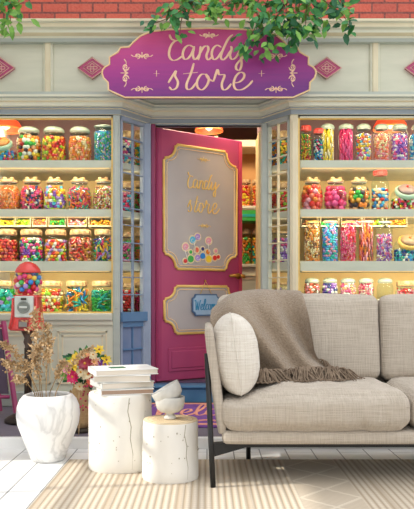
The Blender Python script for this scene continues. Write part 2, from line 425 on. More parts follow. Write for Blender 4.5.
# fascia
mb = MB(); mb.box(-1.9, 3.0, 6.0, 6.1, 2.70, 3.29, M_cream)
for x in (-1.42, 1.50):
    mb.box(x-.045, x+.045, 5.975, 6.0, 2.7, 3.27, M_cream, bev=.008); mb.box(x-.025, x+.025, 5.962, 5.98, 2.7, 3.27, M_cream2, bev=.006)
struct('wall_back', mb)
mb = MB()
pr = [(0, 3.26), (.06, 3.26), (.075, 3.30), (.075, 3.33), (.12, 3.35), (.12, 3.39), (.15, 3.41), (.15, 3.455), (.18, 3.47), (.18, 3.50), (0, 3.52)]
pr = [(o_, 3.262+(z_-3.26)*.66) for o_, z_ in pr]
sweep(mb, pr, [M_grey, M_grey, M_cream, M_cream2, M_cream, M_cream, M_cream2, M_cream, M_cream2, M_cream], [(-1.9, 6.0), (3.0, 6.0)])
struct('trim_4', mb)
mb = MB(); mb.box(-1.9, 3.0, 6.0, 6.15, 3.29, 4.5, M_brick); struct('wall_upper', mb)
# lower cabinets / bulkheads
def panel_frame(mb, x0, x1, z0, z1, y, mt, w=.02):
    for a in (0, .035):
        mb.box(x0+a, x1-a, y-.014+a*.2, y+.005, z0+a, z0+a+w*.6, mt); mb.box(x0+a, x1-a, y-.014+a*.2, y+.005, z1-a-w*.6, z1-a, mt)
        mb.box(x0+a, x0+a+w*.6, y-.014+a*.2, y+.005, z0+a, z1-a, mt); mb.box(x1-a-w*.6, x1-a, y-.014+a*.2, y+.005, z0+a, z1-a, mt)
for nm, x0, x1, cols in (('trim_5', -1.9, -.80, ((-1.86, -1.33), (-1.27, -.85))), ('trim_6', .78, 3.0, ((.84, 1.3), (1.36, 1.82), (1.88, 2.4)))):
    mb = MB(); mb.box(x0, x1, YF, YF+.1, GZ, .80, M_cream)
    mb.box(x0, x1, YF-.05, YF, GZ, .2, M_grey, bev=.01)
    mb.box(x0, x1, YF-.05, 6.46, .80, .862, M_shelf, bev=.008); mb.box(x0, x1, YF-.025, YF, .765, .80, M_cream)
    for a, b in cols: panel_frame(mb, a, b, .26, .71, YF, M_cream2)
    struct(nm, mb)
# corner posts
for nm, x0, x1, m_ in (('trim_7', -.80, -.74, M_grey), ('trim_8', .706, .775, M_cream2)):
    mb = MB(); mb.box(x0, x1, YF-.012, YF+.06, GZ, 2.548, m_, bev=.006)
    mb.box(x0+.014, x1-.014, YF-.024, YF, .9, 2.50, m_, bev=.005); mb.box(x0-.005, x1+.005, YF-.03, YF, GZ, .25, m_, bev=.005)
    struct(nm, mb)
# front windows: gilded inner frame and pane
for nm, x0, x1 in (('window_2', -1.9, -.80), ('window_3', .775, 3.0)):
    w = MB(); a, b = x0, x1; t = .014
    w.box(a, b, YF+.0, YF+.03, 2.525, 2.548, M_cream); w.box(a, b, YF+.005, YF+.03, .862, .875, M_gold)
    e = (b-t, b) if x0 < 0 else (a, a+t)
    w.box(e[0], e[1], YF+.0, YF+.05, .862, 2.54, M_gold)
    w.box(a, b, YF+.01, YF+.035, 2.515, 2.527, M_gold)
    wo = struct(nm, w)
    g = MB(); g.box(x0, x1, YF+.018, YF+.022, .87, 2.52, G_pane); struct('glass_pane', g, wo)
# angled side windows
def side_window(nm, pf, pd, m_up, m_low, m_jamb, mfine):
    a = Vector((pf[0], pf[1], 0)); b = Vector((pd[0], pd[1], 0)); d = (b-a); L_ = d.length; d.normalize(); n = Vector((d.y, -d.x, 0))
    if n.y > 0: n = -n
    fr = lambda u, v, w: a+d*u+n*w+Vector((0, 0, v))
    T = Matrix(((d.x, n.x, 0, a.x), (d.y, n.y, 0, a.y), (0, 0, 1, 0), (0, 0, 0, 1)))
    w = MB()
    w.box(0, .022, -.03, .01, GZ, 2.548, m_up, T); w.box(L_-.04, L_, -.03, .01, GZ, 2.548, m_jamb, T)
    w.box(0, L_, -.03, .01, 2.51, 2.548, m_up, T); w.box(0, L_, -.03, .03, .79, .87, m_low, T)
    w.box(0, L_, -.03, .01, GZ, .34, m_low, T); w.box(0, L_, -.03, .01, .74, .80, m_low, T); w.box(0, L_, -.02, .03, GZ, .2, m_low, T)
    w.box(L_/2-.0045, L_/2+.0045, -.02, .006, .87, 2.52, mfine, T); w.box(L_/2-.006, L_/2+.006, -.02, .0, .34, .74, m_low, T)
    for k in range(1, 11): 
        z = .87+1.65*k/11; w.box(.025, L_-.03, -.018, .004, z-.0042, z+.0042, mfine, T)
    w.box(.03, L_-.03, -.018, .004, .54, .552, m_low, T)
    wo = struct(nm, w)
    g = MB(); g.box(.03, L_-.03, -.014, -.010, .87, 2.52, G_pane, T); g.box(.03, L_-.03, -.018, -.014, .34, .74, mat('dim_blue_glass', '#8a98b5', .1, '#6f86ab', 6), T)
    struct('glass_pane', g, wo)
side_window('window_4', (-.74, YF+.01), (-.55, YD-.02), M_blue, mat('blue_panel_paint', '#5f86ad', .5, '#537ba3', 5), M_blue, mat('blue_glazing_bar', '#8496b0', .5, '#7789a5', 5))
side_window('window_5', (.706, YF+.01), (.53, YD-.02), M_grey, M_grey, M_grey, M_cream2)
# door surround
mb = MB()
mb.box(-.575, -.50, 5.96, 6.08, GZ, 2.55, M_blue, bev=.008)
struct('trim_9', mb)
mb = MB(); mb.box(.485, .545, 5.96, 6.08, GZ, 2.55, M_grey, bev=.008); struct('trim_10', mb)
mb = MB(); mb.box(-.50, -.462, 5.975, 6.08, .2, 2.545, M_jamb, bev=.006); struct('trim_11', mb)
mb = MB(); mb.box(-.575, .545, 6.005, 6.08, 2.538, 2.73, M_blue); struct('trim_12', mb)
# step
mb = MB(); mb.box(-.50, .485, 5.86, 6.3, GZ, .20, M_blue2, bev=.01); mb.box(-.51, .495, 5.84, 6.0, .20, .228, M_blue2, bev=.008); struct('trim_13', mb)
# bay interiors
for nm, x0, x1 in (('wall_1', -1.9, -.50), ('wall_2', .49, 3.0)):
    mb = MB(); mb.box(x0, x1, 6.46, 6.52, .2, 2.12, M_walli); mb.box(x0, x1, 6.46, 6.52, 2.12, 2.90, M_mauve)  # lit lower and dimmer upper back wall put into two colours
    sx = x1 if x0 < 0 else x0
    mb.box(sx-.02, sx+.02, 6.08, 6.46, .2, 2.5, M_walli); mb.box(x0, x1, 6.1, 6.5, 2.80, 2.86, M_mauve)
    struct(nm, mb)
# shop room
mb = MB(); mb.box(-2.6, 2.6, 6.06, 9.0, .15, .228, mat('shop_floor', '#5a506a', .5, '#4d4560', 4)); struct('trim_14', mb)
mb = MB(); mb.box(-2.6, 2.6, 9.0, 9.05, .2, 3.1, M_under); mb.box(-2.65, -2.6, 6.5, 9.0, .2, 3.1, M_under); mb.box(2.6, 2.65, 6.5, 9.0, .2, 3.1, M_under); struct('wall_3', mb)
mb = MB(); mb.box(-2.65, 2.65, 6.1, 9.05, 3.05, 3.1, M_dark); struct('ceiling', mb)

# shelves
SH = {}
def shelf_poly(side, inset=.0):
    if side < 0: return [(-1.9, YF+.055), (-.82, YF+.055), (-.56, 6.06), (-.54, 6.45), (-1.9, 6.45)]
    return [(3.0, YF+.055), (.80, YF+.055), (.54, 6.06), (.53, 6.45), (3.0, 6.45)]
ORD = ['top', 'second', 'third']
SN = {-1: 'left', 1: 'right'}
for side in (-1, 1):
    for k, py in enumerate((160, 209, 261)):
        z = Z(py, YF+.05); SH[side, k] = z; th = (.055, .055, .075)[k]
        mb = MB(); mb.prism(shelf_poly(side), z-th, z, M_shelf, lambda u, v, d: (u, v, d))
        xs = (-1.9, -.82) if side < 0 else (.80, 3.0)
        mb.box(xs[0], xs[1], YF+.04, YF+.055, z-th-.012, z-.008, M_cream)
        single('display_shelf', mb, f'grey-cream {ORD[k]} display shelf behind the {SN[side]} shop window', 'shelf', 'shelves behind the shop windows')
    SH[side, 3] = .862
# glowing strips, added as dressing for the unseen fill lights in the windows
for side in (-1, 1):
    xs = (-1.88, -.84) if side < 0 else (.82, 2.9)
    for k, z in enumerate((2.545, SH[side, 0]-.055, SH[side, 1]-.055, SH[side, 2]-.075)):
        mb = MB(); mb.box(xs[0], xs[1], YF+.0555, YF+.064, z-.016, z, M_strip)
        single('added_glow_strip', mb, ('thin added glowing strip under the cornice of the %s window' % SN[side]) if k == 0 else f'thin warm light strip under the {ORD[k-1]} shelf of the {SN[side]} window', 'light', 'added glowing strips of the shop windows')

# ------------------------------------------------------------------ jars
def jar_profile(kind, r, h):
    """glass profile, neck height, neck radius"""
    if kind == 'round':
        p = [(.55*r, 0), (.80*r, .03*h), (.96*r, .16*h), (r, .36*h), (.97*r, .52*h), (.84*r, .68*h), (.66*r, .76*h), (.62*r, .80*h), (.62*r, .86*h)]
    elif kind == 'square':
        p = [(.86*r, 0), (.97*r, .03*h), (r, .10*h), (r, .56*h), (.96*r, .66*h), (.80*r, .74*h), (.76*r, .78*h), (.76*r, .84*h)]
    elif kind == 'tall':
        p = [(.90*r, 0), (.98*r, .02*h), (r, .06*h), (r, .86*h), (.94*r, .92*h), (.86*r, .95*h)]
    elif kind == 'can':
        p = [(.88*r, 0), (.97*r, .02*h), (r, .07*h), (r, .72*h), (.93*r, .79*h), (.80*r, .83*h), (.80*r, .87*h)]
    else:  # bottle
        p = [(.86*r, 0), (.97*r, .02*h), (r, .07*h), (r, .66*h), (.82*r, .76*h), (.66*r, .79*h), (.66*r, .87*h)]
    return p
def rad_at(p, z):
    for (r0, z0), (r1, z1) in zip(p, p[1:]):
        if z0 <= z <= z1: return r0+(r1-r0)*(z-z0)/max(1e-6, z1-z0)
    return p[-1][0]
def lid_mesh(kind, r, h, mt, lid):
    p = jar_profile(kind, r, h); nr, nz = p[-1]; mb = MB()
    if lid in ('glass', 'mint', 'gold'):
        t = h-nz
        mb.lathe([(nr*1.06, nz-.004), (nr*1.14, nz+.1*t), (nr*1.12, nz+.45*t), (nr*.9, nz+.75*t), (nr*.45, nz+.95*t), (0.0, nz+t)], mt, 20)
    elif kind == 'round':
        t = h-nz
        mb.lathe([(nr*1.05, nz-.003), (nr*1.18, nz+.03*t), (nr*1.18, nz+.4*t), (nr*1.0, nz+.5*t)], mt, 20)
        for i in range(3):   # turned wooden studs on the lid rim
            mb.lathe([(nr*.3, 0), (nr*.3, .55*t), (nr*.2, .6*t)], mt, 10, Matrix.Translation((nr*.62*math.cos(2.2*i-.6), nr*.62*math.sin(2.2*i-.6), nz+.45*t)))
    else:
        t = h-nz
        mb.lathe([(nr*1.08, nz-.006), (nr*1.14, nz), (nr*1.14, nz+.8*t), (nr*1.0, nz+t)], mt, 20)
        for i in range(20):
            a = 2*PI*i/20; mb.box(-.002, .002, -.002, .002, nz+.05*t, nz+.75*t, mt, Matrix.Translation((nr*1.15*math.cos(a), nr*1.15*math.sin(a), 0)))
    return mb
def candies(kind, r, h, cols, shape, size, fill=.9):
    p = jar_profile(kind, r, h); mb = MB(); top = p[-1][1]*fill; s = size
    z = s*.9; lay = 0
    sp = s*1.75
    while z < top:
        Rz = rad_at(p, z)-s*.95
        last = z+sp*.82 >= top
        rings = [Rz] if not last else [Rz*q for q in (1, .6, .2)]
        if Rz > s*2.2 and not last: rings.append(Rz-sp*.95)
        for q in rings:
            if q < s*.4: n = 1
            else: n = max(3, int(2*PI*q/sp))
            for i in range(n):
                a = 2*PI*(i+.5*(lay % 2))/n+R.uniform(-.12, .12)
                if q > Rz*.5 and math.sin(a) > .55 and not last: continue      # back of the jar cannot be seen
                c = (q*math.cos(a), q*math.sin(a), z+R.uniform(-.15, .15)*s)
                m_ = CM[R.choice(cols)]
                if shape == 'ball': blob(mb, c, s*1.0, m_, s < .013)
                elif shape == 'egg': blob(mb, c, (s*1.15, s*.8, s*.75), m_, s < .013, rrot())
                elif shape == 'stick': blob(mb, c, (s*.45, s*.45, s*1.9), m_, True, rrot())
                elif shape == 'rod': 
                    T = Matrix.Translation(c) @ Matrix.Rotation(R.uniform(-.12, .12), 4, 'X'); mb.lathe([(s*.42, -s*1.6), (s*.42, s*1.6)], m_, 6, T)
                elif shape == 'cube': mb.box(-s*.75, s*.75, -s*.75, s*.75, -s*.75, s*.75, m_, Matrix.Translation(c) @ rrot().to_4x4(), bev=s*.18)
                elif shape == 'ring':
                    T = Matrix.Translation(c) @ rrot().to_4x4(); mb.tube([(s*.8*math.cos(t), s*.8*math.sin(t), 0) for t in [k*PI/4 for k in range(8)]], s*.34, m_, 5, T, closed=True)
        z += sp*.82; lay += 1
    return mb
def jar(px, w, top, side, shelf, kind, lid, cols, shape, size, text, Y=5.97, fill=.84, place=None, zb=None, jtype='jar', key=None):
    z0 = SH[side, shelf] if zb is None else zb
    x = X(px, Y); r = w*Y/F/2*.97; h = (1+(HZ-top)*Y/F)-z0
    loc = Vector((x, Y, z0+.001))
    where = place or ("%s window's %s shelf" % (SN[side], ('top', 'second', 'third', 'bottom')[shelf]))
    lidn = {'cream': 'cream', 'glass': 'glass'}.get(lid, lid)
    t = thing('candy_jar', loc, f'{lidn}-lidded jar of {text} on {where}', 'jar', f'candy jars on the {where}')
    p = jar_profile(kind, r, h); TT = Matrix.Translation(loc)
    g = MB(); g.lathe(p, G_jar, 24, TT, cap=False); g.lathe([(0, .002), (p[0][0], 0)], G_jar, 24, TT, cap=False); 
    nr, nz = p[-1]; g.tube([Vector((nr*math.cos(a), nr*math.sin(a), nz-.004)) for a in [2*PI*i/20 for i in range(20)]], .004, mat('glass_rim', '#d4ddd4', .2), 5, TT, closed=True)
    part('glass_body', g, t)
    l = lid_mesh(kind, r, h, LIDS[lid], lid); l.v = [v+loc for v in l.v]; part('lid', l, t)
    c = candies(kind, r*.97, h, cols, shape, size, fill); c.v = [v+loc+Vector((0, 0, .003)) for v in c.v]
    single('candy', c, f'{text} filling a jar on {where}', 'candy', f'candy on the {where}', 'stuff')
    return t
J = jar
# left window, top shelf
J(29, 25, 127, -1, 0, 'square', 'glass', ['orange', 'peach', 'black', 'red', 'green', 'white', 'yellow'], 'ball', .021, 'large assorted round gumballs')
J(54, 25, 127, -1, 0, 'square', 'glass', ['orange', 'yellow', 'lime', 'red', 'gold'], 'ball', .018, 'orange yellow and lime balls')
J(80, 24, 127, -1, 0, 'square', 'glass', ['orange', 'coral', 'peach', 'cream', 'gold'], 'ball', .0135, 'peach and coral drops')
J(104.5, 22, 126, -1, 0, 'tall', 'glass', ['blue', 'teal', 'sky', 'lilac', 'cream', 'green'], 'ball', .0085, 'tiny blue and lilac beads', fill=.85)
# second
J(9, 25, 178, -1, 1, 'round', 'cream', ['orange', 'coral', 'orange', 'peach'], 'ball', .012, 'small orange sugar balls')
J(32, 25, 178, -1, 1, 'round', 'cream', ['red', 'navy', 'white', 'hot', 'black', 'orange', 'pink'], 'egg', .014, 'red white and navy sweets')
J(55, 24, 178, -1, 1, 'round', 'cream', ['purple', 'yellow', 'lilac', 'white', 'lime', 'orange', 'sky'], 'ball', .017, 'purple yellow and white balls')
J(79.5, 25, 178, -1, 1, 'round', 'cream', ['hot', 'pink', 'coral', 'teal', 'maroon', 'orange'], 'stick', .018, 'pink and teal jelly sticks')
J(103.5, 22, 178, -1, 1, 'round', 'cream', ['cream', 'peach', 'pink', 'lime', 'brown', 'white', 'orange'], 'ball', .0085, 'fine pastel sprinkles')
# third
J(6, 25, 230, -1, 2, 'square', 'cream', ['orange', 'red', 'coral', 'maroon'], 'egg', .019, 'orange and red jellies')
J(31.5, 25, 230, -1, 2, 'square', 'cream', ['teal', 'hot', 'yellow', 'purple', 'black', 'white', 'green', 'pink'], 'egg', .018, 'dark rainbow jelly beans')
J(56, 24, 230, -1, 2, 'square', 'cream', ['yellow', 'red', 'white', 'orange', 'lime', 'lilac'], 'egg', .019, 'yellow red and white sweets')
J(80.5, 25, 230, -1, 2, 'square', 'cream', ['coral', 'rose', 'red', 'peach', 'gold'], 'ring', .021, 'coral and red gummy rings')
J(103.5, 21, 230, -1, 2, 'square', 'cream', ['green', 'navy', 'orange', 'yellow', 'hot', 'teal', 'lilac'], 'stick', .018, 'bright rainbow candy sticks')
# bottom
J(4, 24, 281, -1, 3, 'square', 'cream', ['sky', 'teal', 'lilac', 'green', 'teal'], 'cube', .023, 'turquoise and lilac cubes')
J(28, 21, 283, -1, 3, 'square', 'cream', ['peach', 'cream', 'coral'], 'egg', .018, 'pale peach sweets')
J(52, 24, 281, -1, 3, 'square', 'cream', ['orange', 'lime', 'red', 'cream', 'yellow'], 'egg', .02, 'orange lime and cream sweets')
J(77, 25, 281, -1, 3, 'square', 'cream', ['orange', 'blue', 'teal', 'orange', 'yellow'], 'stick', .024, 'orange and blue worm jellies')
J(102, 23, 281, -1, 3, 'square', 'cream', ['green', 'green', 'teal'], 'ring', .022, 'bright green gummy rings')
# right top
J(319, 12, 129, 1, 0, 'can', 'red', ['blue', 'hot', 'teal', 'white', 'black'], 'ball', .010, 'blue and pink sweets', fill=.8)
J(306, 11.5, 126, 1, 0, 'can', 'red', ['lime', 'orange', 'green', 'red', 'yellow'], 'stick', .013, 'lime and orange sticks', fill=.9)
J(336 - 8.5, 16, 124, 1, 0, 'can', 'glass', ['yellow', 'cream', 'yellow'], 'rod', .019, 'lemon yellow candy sticks', fill=.97)
J(346, 17, 124, 1, 0, 'can', 'glass', ['hot', 'pink', 'hot'], 'rod', .019, 'hot pink candy sticks', fill=.97)
J(363.5, 16, 124, 1, 0, 'can', 'glass', ['yellow', 'white', 'pink', 'orange', 'sky', 'lilac'], 'egg', .014, 'mixed pastel chews')
J(381.5, 16, 124, 1, 0, 'can', 'glass', ['coral', 'rose', 'peach', 'cream'], 'egg', .013, 'coral and rose chews')
J(399.5, 17, 124, 1, 0, 'can', 'glass', ['lilac', 'pink', 'purple', 'white'], 'ball', .013, 'lilac and pink balls')
J(418, 18, 124, 1, 0, 'bottle', 'glass', ['sky', 'blue', 'white'], 'egg', .014, 'pale blue chews')
# right second
J(312, 23, 178, 1, 1, 'round', 'cream', ['orange', 'coral', 'red', 'rose'], 'ball', .026, 'big orange and coral balls')
J(335.5, 24, 178, 1, 1, 'round', 'cream', ['hot', 'hot', 'pink', 'maroon'], 'ball', .03, 'large magenta bonbons')
J(359, 23, 178, 1, 1, 'round', 'cream', ['orange', 'gold', 'peach', 'black', 'green'], 'ball', .024, 'orange and amber bonbons')
J(380, 18, 170, 1, 1, 'bottle', 'red', ['sky', 'blue', 'white', 'peach', 'red', 'cream'], 'egg', .02, 'blue white and red sweets', fill=.62)
# right third
J(312, 17, 221, 1, 2, 'tall', 'gold', ['orange', 'peach', 'gold', 'cream', 'brown'], 'ball', .0105, 'small amber sprinkles', fill=.97)
J(330, 17, 221, 1, 2, 'tall', 'pink', ['sky', 'lilac', 'teal', 'blue', 'rose'], 'egg', .014, 'sky blue and lilac chews', fill=.97)
J(348, 17, 221, 1, 2, 'tall', 'gold', ['hot', 'pink', 'red', 'rose'], 'stick', .013, 'crimson jelly sticks', fill=.97)
J(366, 17, 221, 1, 2, 'tall', 'pink', ['coral', 'maroon', 'orange', 'rose', 'brown'], 'rod', .016, 'coral and brown sticks', fill=.97)
J(384, 17, 221, 1, 2, 'tall', 'mint', ['lilac', 'purple', 'white', 'pink'], 'stick', .014, 'striped lilac sticks', fill=.72)
# right bottom
for px, c, sh, sz, tx in ((312, ['coral', 'white', 'brown', 'rose'], 'egg', .016, 'brown and coral sweets'), (330, ['lilac', 'purple', 'navy', 'white'], 'ball', .016, 'violet and lilac balls'),
                          (348, ['rose', 'white', 'pink', 'peach'], 'egg', .015, 'rose and white drops'), (366, ['hot', 'white', 'rose'], 'stick', .015, 'pink and white sticks'),
                          (385, ['cream', 'white', 'peach'], 'egg', .02, 'few cream lollies')):
    J(px, 16.5, 278, 1, 3, 'can', 'glass', c, sh, sz, tx, fill=.95 if px != 385 else .4)
J(407, 24, 281, 1, 3, 'square', 'cream', ['red', 'white', 'hot', 'rose'], 'stick', .02, 'red and white striped sticks')
# through the angled side windows
for side, a, b in ((-1, 127.5, 140.5), (1, 284, 271.5)):
    nm = ("left" if side < 0 else "right")+" side window's"
    rows = (((['sky', 'white', 'pink', 'navy', 'cream'], 'blue and white balls', ['lime', 'yellow', 'orange', 'teal'], 'lime and yellow balls'),
             (['rose', 'hot', 'sky'], 'rose sweets', ['maroon', 'coral', 'green'], 'maroon sweets'),
             (['green', 'rose', 'pink'], 'green and pink chews', ['orange', 'green', 'coral'], 'orange and green chews'),
             (['red', 'white', 'red'], 'red and white mints', ['maroon', 'white', 'hot'], 'crimson and white mints'))
            if side < 0 else
            ((['orange', 'yellow', 'green', 'teal'], 'orange and green balls', ['orange', 'gold', 'blue'], 'gold and blue balls'),
             (['red', 'coral', 'lime'], 'red sweets', ['orange', 'red', 'cream'], 'orange red sweets'),
             (['lilac', 'pink', 'white', 'purple'], 'lilac and pink sprinkles', ['pink', 'lilac', 'cream'], 'pale pink sprinkles'),
             (['white', 'cream', 'lilac'], 'white mints', ['cream', 'white', 'rose'], 'cream mints')))
    tops = (132, 183, 232, 283)
    for k in range(4):
        c1, t1, c2, t2 = rows[k]; pl = "%s %s shelf" % (nm, ('top', 'second', 'third', 'bottom')[k])
        kd = 'square' if side < 0 or k < 2 else 'tall'
        J(a, 15.5, tops[k], side, k, kd, 'cream', c1, 'egg', .017, t1, Y=6.14, place=pl)
        J(b, 13, tops[k]-1, side, k, kd, 'cream', c2, 'egg', .015, t2, Y=6.27, place=pl)

# tilted wide jars (front openings)
def tilted_jar(px, Y, side, shelf, w, cols, text, lid, openm):
    z0 = SH[side, shelf]; x = X(px, Y); r = w*Y/F/2; loc = Vector((x, Y, z0+.001)); where = "%s window's %s shelf" % (SN[side], ('top', 'second', 'third')[shelf])
    t = thing('tilted_candy_jar', loc, f'slanted jar with {lid} lid full of {text} on {where}', 'jar', f'slanted jars')
    g = MB(); T = Matrix.Translation(loc)
    g.lathe([(r*.8, 0), (r*.96, .02), (r, .07), (r*.98, .12), (r*.86, .17), (r*.6, .20), (0.001, .205)], G_jar, 24, T, cap=False)
    part('glass_body', g, t)
    T2 = T @ Matrix.Translation((0, -r*.38, .165)) @ Matrix.Rotation(math.radians(42), 4, 'X')
    l = MB(); l.lathe([(r*.74, -.012), (r*.78, 0), (r*.78, .02), (r*.66, .03)], openm, 24, T2); l.lathe([(r*.62, .03), (r*.5, .05), (r*.2, .06), (0, .062)], mat('lid_disc_'+lid, {'orange': '#f2a35c', 'red': '#9c8580', 'gold': '#b99a78'}[lid], .35), 24, T2)
    blob(l, T2 @ Vector((0, 0, .066)), r*.09, LIDS['red' if lid != 'gold' else 'orange']); part('lid', l, t)
    c = candies('square', r*.93, .17, cols, 'egg', .015, .82); c.v = [v+loc+Vector((0, 0, .003)) for v in c.v]
    single('candy', c, f'{text} filling the slanted jar on {where}', 'candy', f'candy on the {where}', 'stuff')
tilted_jar(3.5, 5.97, -1, 0, 27, ['blue', 'teal', 'hot', 'yellow', 'lilac', 'sky'], 'blue and pink sweets', 'orange', LIDS['mint'])
tilted_jar(404.5, 5.97, 1, 1, 29, ['red', 'black', 'yellow', 'white', 'hot', 'green'], 'red and black allsorts', 'red', LIDS['mint'])
tilted_jar(407, 5.97, 1, 2, 28, ['blue', 'navy', 'sky', 'white', 'teal'], 'blue and navy laces', 'gold', LIDS['gold'])

# candy trays slung under the second shelf
for side, spec in ((-1, ((6, 18, 'yellow', 'yellow'), (23, 16, 'lime', 'lime green'), (39.5, 15, 'coral', 'red'), (57, 18, 'green', 'green'), (77, 20, 'rose', 'pink'), (100, 24, 'gold', 'amber'))),
                   (1, ((310, 18, 'brown', 'brown'), (330, 20, 'green', 'green'), (352, 22, 'rose', 'pink'), (374, 20, 'lime', 'lime green'), (397, 22, 'gold', 'amber')))):
    for px, w, c, nm in spec:
        Y = 5.92; x = X(px, Y); hw = w*Y/F/2*.94; zt = SH[side, 1]-.055
        t = thing('candy_tray', (x, Y, zt-.075), f'shallow {nm} candy tray slung under the second shelf of the {SN[side]} window', 'tray', 'trays under the second shelf')
        b = MB(); b.box(x-hw, x+hw, Y-.002, Y+.12, zt-.078, zt-.074, M_shelf); b.box(x-hw, x+hw, Y-.004, Y, zt-.078, zt-.068, M_cream2)
        for q in (x-hw, x+hw-.004): b.box(q, q+.0025, Y, Y+.12, zt-.078, zt, M_cream2)
        part('tray', b, t)
        c_ = MB()
        for i in range(64): blob(c_, (x+R.uniform(-hw+.012, hw-.012), Y+R.uniform(.006, .07), zt-.066+R.uniform(0, .045)), R.uniform(.009, .013), CM[c if R.random() < .75 else R.choice(['yellow', 'orange', c])], True)
        single('candy', c_, f'{nm} sweets heaped in the tray under the {SN[side]} second shelf', 'candy', 'candy in the trays', 'stuff')

# pendant lamps
def pendant(px, py, Y, rpx, label, top):
    x = X(px, Y); z = Z(py, Y); r = rpx*Y/F
    t = thing('pendant_lamp', (x, Y, z), label, 'lamp', 'pendant lamps of the shop'); T = Matrix.Translation((x, Y, z))
    m = MB(); m.lathe([(r, 0), (r*.97, r*.22), (r*.8, r*.5), (r*.45, r*.72), (r*.18, r*.8), (r*.1, r*1.0)], M_lamp, 28, T, cap=False); m.lathe([(r*1.01, -.004), (r*1.03, .006), (r*.98, .012)], M_gold, 28, T, cap=False)
    part('lamp_shade', m, t)
    m = MB(); m.lathe([(0, -.0), (r*.22, .02), (r*.28, r*.25), (r*.1, r*.5)], M_bulb, 16, T); part('bulb', m, t)
    m = MB(); m.tube([(x, Y, z+r*.95), (x, Y, top)], .006, M_steel); part('cord', m, t)
    l = bpy.data.lights.new('lamp_light', 'POINT'); l.energy = 2; l.color = (1, .75, .45); l.shadow_soft_size = .06
    o = bpy.data.objects.new('lamp_light', l); C.objects.link(o); o.parent = t; o.location = (0, 0, -.05)
pendant(6, 130, 6.2, 16, 'orange dome pendant lamp above the leftmost slanted jar', 2.8)
pendant(390, 129, 6.2, 16.5, 'orange dome pendant lamp behind the jars at the right window top', 2.8)
pendant(209, 131, 7.2, 14, 'orange dome pendant lamp hanging inside the shop above the open door', 3.05)

# interior shelf unit seen through the doorway
t = thing('wall_cabinet', (.62, 7.3, .228), 'cream shelf cabinet full of jars seen through the open doorway', 'cabinet')
YI = 7.3; xa, xb = .12, 1.3
m = MB(); m.box(xa, xb, YI+.3, YI+.34, .23, 2.75, M_under); m.box(xa-.04, xa, YI-.02, YI+.34, .23, 2.75, M_cream2); m.box(xb, xb+.04, YI-.02, YI+.34, .23, 2.75, M_cream2)
m.box(xa-.06, xb+.06, YI-.06, YI+.34, 2.62, 2.70, M_cream2, bev=.01); part('frame', m, t)
IS = [Z(206, YI), Z(264, YI)]
for z in IS:
    m = MB(); m.box(xa, xb, YI-.03, YI+.3, z-.035, z, M_cream, bev=.005); part('shelf', m, t)
m = MB(); m.box(xa, xb, YI, YI+.3, .23, IS[1]-.035, M_cream)
for q in (xa+.03, xa+.62): panel_frame(m, q, q+.53, .33, IS[1]-.12, YI, M_cream2)
part('cupboard', m, t)
for px, c, tx, c2, tx2 in ((246, ['yellow', 'orange', 'red'], 'yellow and orange gums', ['orange', 'gold', 'green'], 'orange and green gums'),
                      (257, ['red', 'orange', 'yellow'], 'red and orange gums', ['orange', 'yellow', 'teal'], 'golden gums'), (270, ['coral', 'gold'], 'coral gums', ['gold', 'red'], 'amber gums')):
    J(px, 10.5, 180, 1, 0, 'can', 'cream', c, 'egg', .02, tx, Y=YI+.12, zb=IS[0], place="the shop cabinet's top shelf")
    J(px, 11, 229, 1, 0, 'can', 'cream', c2, 'egg', .02, tx2, Y=YI+.12, zb=IS[1], place="the shop cabinet's lower shelf")
t = thing('green_candy_box', (.47, YI, IS[0]-.2), 'long green box of sweets under the cabinet shelf inside the shop', 'box')
m = MB(); m.box(xa+.02, xb-.1, YI-.02, YI+.2, IS[0]-.17, IS[0]-.045, CM['green'], bev=.008); m.box(xa+.02, xb-.1, YI-.02, YI+.2, IS[0]-.045, IS[0]-.036, M_cream2); part('box_body', m, t)
m = MB(); m.box(xa+.02, xb-.1, YI-.026, YI-.02, IS[0]-.12, IS[0]-.09, CM['teal']); part('band', m, t)

# ------------------------------------------------------------------ door (open inwards)
AN = math.radians(34.3); HX, HY = -.455, 6.03; dc, dsn = math.cos(AN), math.sin(AN)
DT = Matrix(((dc, dsn, 0, HX), (dsn, -dc, 0, HY), (0, 0, 1, 0), (0, 0, 0, 1)))     # (t, out, z)
def dq(px, py):
    k = (px-CX)/F; t_ = (k*HY-HX)/(dc-k*dsn); Y = HY+t_*dsn
    return t_, 1+(HZ-py)*Y/F
DW = .975; DZ0, DZ1 = .235, 2.53
t = thing('panelled_door', (HX, HY, DZ0), 'magenta shop door standing half open with gold-edged frosted panels', 'door')
def dfr(u, v, d): return DT @ Vector((u, d, v))
def notched(u0, u1, v0, v1, cu, cv, k=5):
    """rectangle with concave ogee corners"""
    out = []
    for (cx_, cy_, a0) in ((u0, v0, 90), (u1, v0, 180), (u1, v1, 270), (u0, v1, 0)):
        sx = 1 if cx_ == u0 else -1; sy = 1 if cy_ == v0 else -1; pts = []
        for i in range(k+1):
            a = i/k*PI/2      # from vertical side to horizontal side, concave
            pts.append((cx_+sx*cu*.78*math.sin(a), cy_+sy*(cv*.78*math.cos(a))))
        pts = [(cx_, cy_+sy*cv)]+[(cx_+sx*cu*.1, cy_+sy*cv)]+[(p[0]+sx*cu*.1, p[1]+sy*cv*.1) for p in pts[:]]+[(cx_+sx*cu, cy_+sy*cv*.1), (cx_+sx*cu, cy_)]
        if (sx, sy) in ((-1, 1), (1, -1)): pts = pts[::-1]
        out += pts
    return out
m = MB(); m.box(0, DW, -.045, 0, DZ0, DZ1, M_door, DT, bev=.008)
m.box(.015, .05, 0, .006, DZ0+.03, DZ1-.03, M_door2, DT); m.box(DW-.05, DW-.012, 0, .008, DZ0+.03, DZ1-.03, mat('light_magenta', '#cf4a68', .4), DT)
door = part('door_leaf', m, t)
